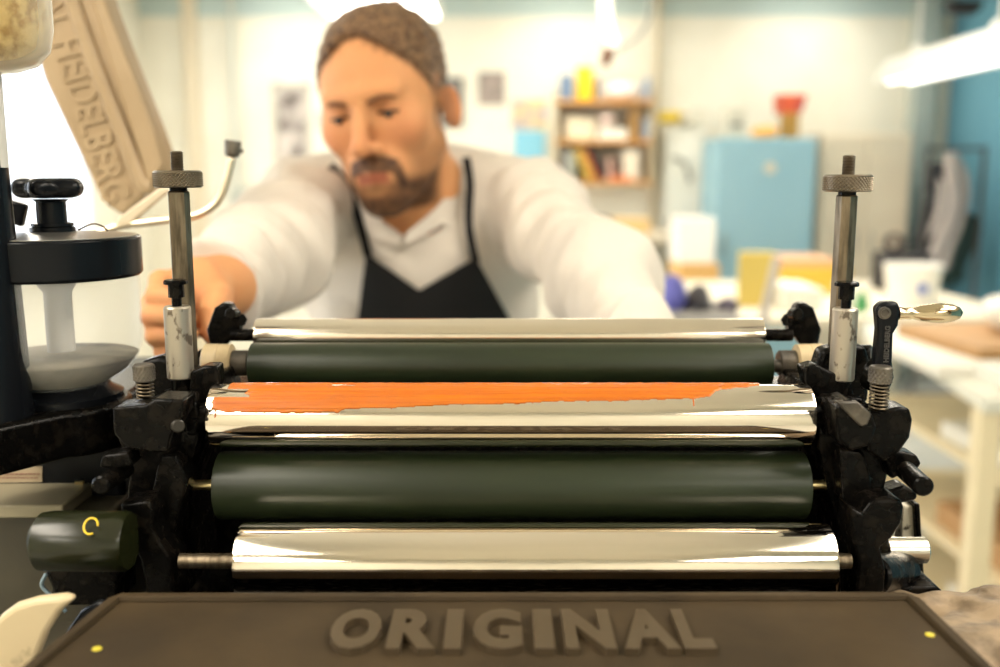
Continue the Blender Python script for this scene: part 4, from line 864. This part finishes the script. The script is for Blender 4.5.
def paint(o, P, fn):
    a = o.data.color_attributes.new('tone', 'FLOAT_COLOR', 'POINT'); c = np.ones((len(P), 4), dtype=np.float32); c[:, :3] = fn(P); a.data.foreach_set('color', c.ravel())
SKIN = srgb(218, 156, 106); 
def skin_tone(P):
    q = toh(P); m = mir(q); col = np.tile(np.array(SKIN), (len(P), 1)); n = ns(P, 260, 3); n2 = ns(P, 90, 5)
    on = (np.abs(q).max(1) < .16)
    def mix(w, c): col[:] = col * (1 - w[:, None]) + np.array(c) * w[:, None]
    red = np.exp(-(((m - np.array((.045, -.075, -.02))) / .025) ** 2).sum(1)); mix(red * .35 * on, srgb(214, 128, 96))
    nose = np.exp(-(((q - np.array((0, -.11, -.024))) / .016) ** 2).sum(1)); mix(nose * .35 * on, srgb(212, 122, 92))
    ear = step(.068, .078, m[:, 0]) * on; mix(ear * .25, srgb(215, 110, 80))
    # beard: jaw line, chin and moustache, cut short
    x = m[:, 0]; y = q[:, 1]; z = q[:, 2]
    jaw = step(-.060, -.085, z) * step(.02, .0, y)
    cheek = step(.032, .050, x) * step(-.02, -.065, z) * step(.015, -.005, y)
    side = step(.055, .066, x) * step(-.028, -.010, y) * step(.02, .005, y) * step(.04, .02, z) * step(-.09, -.04, z)
    mous = step(.0105, .008, np.abs(z + .0495 + x * x * 9)) * step(.034, .028, x) * step(-.07, -.078, y)
    corner = step(.007, .003, np.abs(x - .029 - (-.06 - z) * .15)) * step(-.052, -.058, z) * step(-.06, -.07, y)
    hz = step(.014, -.002, hairline(q, m) + .004 * n) * on * step(.0, .02, z) * (1 - ear); mix(hz * .75, srgb(96, 66, 44))
    lipz = step(.0080, .0055, np.abs(z + .0655 + x * x * 6)) * step(.022, .017, x) * step(-.083, -.087, y)
    bd = np.clip(np.maximum.reduce([jaw * (1 - .5 * np.exp(-((x / .02) ** 2 + ((z + .084) / .006) ** 2))), cheek * .5, side * .5, mous, corner]), 0, 1) * (1 - lipz) * on
    bd = bd * step(.045, .03, y) * step(-.135, -.125, z)
    mix(np.clip(bd * (.9 + .1 * n), 0, 1), srgb(58, 38, 25))
    mix(lipz * .85 * on, srgb(138, 68, 54))
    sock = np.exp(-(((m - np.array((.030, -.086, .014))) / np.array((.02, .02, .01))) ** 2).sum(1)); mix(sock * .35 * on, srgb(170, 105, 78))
    kn = np.clip(n2, 0, 1) * .25 * (~on); mix(kn, srgb(214, 128, 98))
    return col
def cmat(name, rough, bump=None, **k):
    m = mat(name, (1, 1, 1), rough, bump=bump, **k); nt = m.node_tree; a = nt.nodes.new('ShaderNodeVertexColor'); a.layer_name = 'tone'
    nt.links.new(a.outputs[0], nt.nodes['Principled BSDF'].inputs['Base Color']); return m
mskin = cmat('skin', .62, (300, .15, .001), Specular_IOR_Level=.3, Subsurface_Weight=.12, Subsurface_Scale=.01)
mskin.node_tree.nodes['Principled BSDF'].inputs['Subsurface Radius'].default_value = (1, .35, .2)
P, Q = surf(body, (-.45, .55, .0), (.42, 1.8, 1.72), .0034)
man = link_mesh('person', P, Q, mskin, None, 180)
tag(man, 'person in white shirt and black apron leaning over the press, one hand closed', 'person')
paint(man, P, skin_tone)
# eyes, brows, lashes
meye = mat('eye_white', srgb(225, 215, 205), .2); miris = mat('iris', srgb(50, 60, 62), .15); mbrow = mat('brow_hair', srgb(120, 80, 52), .8)
for sx in (-1, 1):
    c = fromh((sx * .0315, -.0700, .0095)); e = MB().ell(c, (.0128,) * 3, 28).obj('eye', meye, man, 180)
    g = fromh((sx * .0315 - .001, -.0700 - .0110, .0095 - .0055)); MB().ell(g, (.0048,) * 3, 16).obj('iris', miris, e, 180)
    b = [fromh((sx * x, y, z)) for x, y, z in ((.013, -.0935, .0215), (.022, -.094, .0245), (.034, -.089, .0255), (.045, -.077, .021))]
    MB().tube(catmull(b, 6), [.0012 + .0016 * math.sin(math.pi * min(1, (i + 2) / 18)) for i in range(19)], 8).obj('eyebrow', mbrow, man, 180)
    ml_ = MT.get('lash') or mat('lash', srgb(42, 28, 22), .7); l = [fromh((sx * x, y, z)) for x, y, z in ((.019, -.082, .0065), (.026, -.0850, .0075), (.034, -.0847, .0072), (.043, -.078, .0055))]
    MB().tube(catmull(l, 5), .0017, 6).obj('eyelash', ml_, man, 180)
# hair: short, swept back from a high forehead
def hairf(p):
    q = toh(p); m = mir(q); base = skull(q, m)
    st = q.copy(); st[:, 1] *= .25
    thick = .0012 + .0085 * step(.02, .11, q[:, 2]) + .0016 * ns(st, 330, 9) + .002 * ns(q, 90, 4)
    d = base - thick
    cut = hairline(q, m)
    return smax(d, cut + .0022 * ns(q, 330, 2) + .002 * ns(q, 120, 6), .009)
P, Q = surf(hairf, HPn - .16, HPn + .16, .0022)
mh = mat('hair', srgb(80, 54, 35), .6, var=((220, 45, 200), srgb(156, 120, 84), .38, .68), bump=((600, 60, 500), .8, .004))
link_mesh('hair', P, Q, mh, man, 180)
# shirt
NBn = np.array(NB)
def torso_c(p, g=0):
    t = smin(ell(p, CH, (.178 + g, .115 + g, .18 + g)), cap(p, CH, WA, .115 + g, .14 + g), .07)
    t = smin(t, cap(p, SHL + Vector((.03, 0, .0)), SHR - Vector((.03, 0, .0)), .066 + g, .066 + g), .07)
    t = smin(t, cap(p, NB + Vector((0, .02, -.03)), CH, .085 + g, .10 + g), .06)
    return t
ax = (np.array(WA) - np.array(CH)); ax /= np.linalg.norm(ax)
def folds(p, sc, seed, amp):
    return amp * (1 - 2 * np.abs(ns(p, sc, seed))) * .5
def shirtf(p):
    t = torso_c(p) + folds(p, 16, 21, .014)
    for i, (sh, el, wr, rs) in enumerate(((SHL, ELL, WRL, (.070, .060, .037)), (SHR, ELR, WRR, (.066, .055, .042)))):
        sh = np.array(sh); el = np.array(el); wr = np.array(wr); w2 = el + (wr - el) * (1.06 if i == 0 else .9)
        s = smin(cap(p, sh, el, rs[0], rs[1]), cap(p, el, w2, rs[1], rs[2]), .03)
        d1 = (el - sh) / np.linalg.norm(el - sh); d2 = (w2 - el) / np.linalg.norm(w2 - el)
        along = p @ (d1 if i else d2); q = np.stack([along * 2.6, (p @ np.cross(d2, (0, 0, 1))) * .9, p[:, 2] * .9], 1)
        s = s + folds(q, 17, 31 + i, .020) + .003 * ns(p, 45, 8)
        s = smax(s, ((p - w2) @ d2), .006)
        t = smin(t, s, .025)
    q = toh(p)
    nk = cap(p, HPn + HR @ np.array((0, .02, -.10)), NBn + np.array((0, .005, -.02)), .060, .064)
    t = smax(t, -nk, .006)
    # neck opening towards the front
    t = smax(t, WA.z + .02 - .06 - p[:, 2], .01)
    return t
P, Q = surf(shirtf, (-.48, .75, .85), (.42, 1.8, 1.62), .0045)
mshirt = mat('shirt_cloth', srgb(222, 212, 200), .85, bump=((26, 26, 12), .35, .012))
shirt = link_mesh('shirt', P, Q, mshirt, man, 180)
# collar: a standing band with two folded wings
FWD = Vector((-.10, -1, 0)).normalized()
def collarf(p):
    a = NBn + np.array((-.004, .012, -.030)); b = HPn + HR @ np.array((0, .035, -.115))
    d = np.abs(cap(p, a, b + (b - a) * .1, .071, .066)) - .0022
    ab = (b - a) / np.linalg.norm(b - a); h = (p - a) @ ab
    d = smax(d, h - .055, .002); d = smax(d, -h - .02, .002)
    vx = np.abs(p[:, 0] - (NB.x - .012)); fr = step(NB.y + .02, NB.y - .03, p[:, 1])
    gap = (.006 + (h + .012).clip(0, 1) * .55 - vx) * fr - (1 - fr) * .1
    return smax(d, gap, .003)
P, Q = surf(collarf, NBn - .14, NBn + .16, .0028)
link_mesh('collar', P, Q, mshirt, shirt, 180)
for sx, pts in ((-1, [(346, 190), (352, 207), (372, 238), (402, 246), (398, 232), (374, 215), (358, 196)]), (1, [(462, 176), (470, 205), (463, 236), (446, 224), (404, 246), (406, 233), (438, 208)])):
    n = len(pts); V = []
    for (x, y) in pts:
        dd = 1.225 + .0010 * (abs(x - 403)) + (.01 if y < 200 else 0); V.append(W(x, y, dd))
    mb = MB(); mb.prism(V, Vector((0, .0035, 0))); o = mb.obj('collar_wing', mshirt, shirt, 180, .001)
    sb = o.modifiers.new('s', 'SUBSURF'); sb.levels = sb.render_levels = 1
# apron bib with V neck, over the shirt
mapr = mat('apron_cloth', srgb(9, 9, 11), .9, bump=((300, 300, 300), .2, .001))
def apronf(p):
    d = np.maximum(torso_c(p, .013) + folds(p, 14, 21, .008), -(torso_c(p, .007) + folds(p, 14, 21, .008)))
    # picture-plane outline carried back along the torso as an ordinary solid cut
    r = p - np.array((0, 0, CZ)); dep = r @ np.array(_f); X = 500 + F * r[:, 0] / dep; Yp = 333.5 - F * (r @ np.array(_u)) / dep
    top = np.where(X < 419, 252 + (X - 365) * .70, 290 - (X - 419) * .58)
    L = 366 - (Yp - 250) * .13; Rr = 476 + (Yp - 257) * .55
    cut = np.maximum.reduce([(top - Yp), (L - X), np.minimum(X - Rr, 999)]) / F * 1.35
    d = smax(d, cut, .003); return np.maximum(d, p[:, 1] - (CH.y + .02))
P, Q = surf(apronf, (-.3, 1.0, .95), (.25, 1.7, 1.5), .003)
ap = link_mesh('apron', P, Q, mapr, man, 180)
def on_torso(px, py, g, f=None):
    ts = np.linspace(.9, 1.6, 700); pts = np.array([W(px, py, t) for t in ts]); d = (f or (lambda q: torso_c(q, g)))(pts); i = np.argmax(d < 0)
    return W(px, py, ts[i] if d.min() < 0 else ts[np.argmin(d)])
for pts in ([(368, 256), (364, 240), (360, 224), (356, 211), (350, 196), (340, 176), (331, 166)], [(476, 262), (472, 245), (469, 225), (469, 205), (470, 185), (468, 168), (466, 158)]):
    P3 = catmull([on_torso(x, y, .012) for x, y in pts], 6); mb = MB(); V = []; Fc = []
    for i, p in enumerate(P3):
        t = (P3[min(i + 1, len(P3) - 1)] - P3[max(i - 1, 0)]).normalized(); s = t.cross(Vector((0, -1, .2))).normalized() * .0055; nn = s.cross(t).normalized() * .0015
        V += [p - s - nn, p + s - nn, p + s + nn, p - s + nn]
    for i in range(len(P3) - 1):
        for k in range(4): Fc.append((4 * i + k, 4 * i + (k + 1) % 4, 4 * i + 4 + (k + 1) % 4, 4 * i + 4 + k))
    Fc += [(3, 2, 1, 0), tuple(range(len(V) - 4, len(V)))]
    link_mesh('apron_strap', V, Fc, mapr, ap, 40)
# trousers and shoes (behind the press)
mtr = mat('trouser_cloth', srgb(38, 40, 48), .85)
def trous(p):
    d = cap(p, WA + Vector((0, .02, -.02)), HI, .135, .14)
    for sgn in (-1, 1):
        hip = HI + Vector((sgn * .09, 0, -.02)); kn = Vector((hip.x + sgn * .02, hip.y - .04, .50)); an = Vector((kn.x + sgn * .01, kn.y + .05, .09))
        d = smin(d, cap(p, hip, kn, .10, .074), .04); d = smin(d, cap(p, kn, an, .074, .062), .02)
    return smax(smax(d, .06 - p[:, 2], .004), p[:, 2] - WA.z, .01)
P, Q = surf(trous, (-.5, 1.0, .0), (.35, 1.9, 1.25), .009)
link_mesh('trousers', P, Q, mtr, man, 180)
msh = mat('shoe_leather', srgb(40, 28, 22), .4)
for sgn in (-1, 1):
    a = HI + Vector((sgn * .12, .01, 0)); a.z = 0
    P, Q = surf(lambda p: smax(smin(cap(p, a + Vector((0, .03, .045)), a + Vector((0, -.14, .035)), .046, .042), sph(p, a + Vector((0, .01, .075)), .05), .03), .003 - p[:, 2], .004), np.array(a) - (.09, .22, .01), np.array(a) + (.09, .12, .14), .006)
    link_mesh('shoe', P, Q, msh, man, 180)
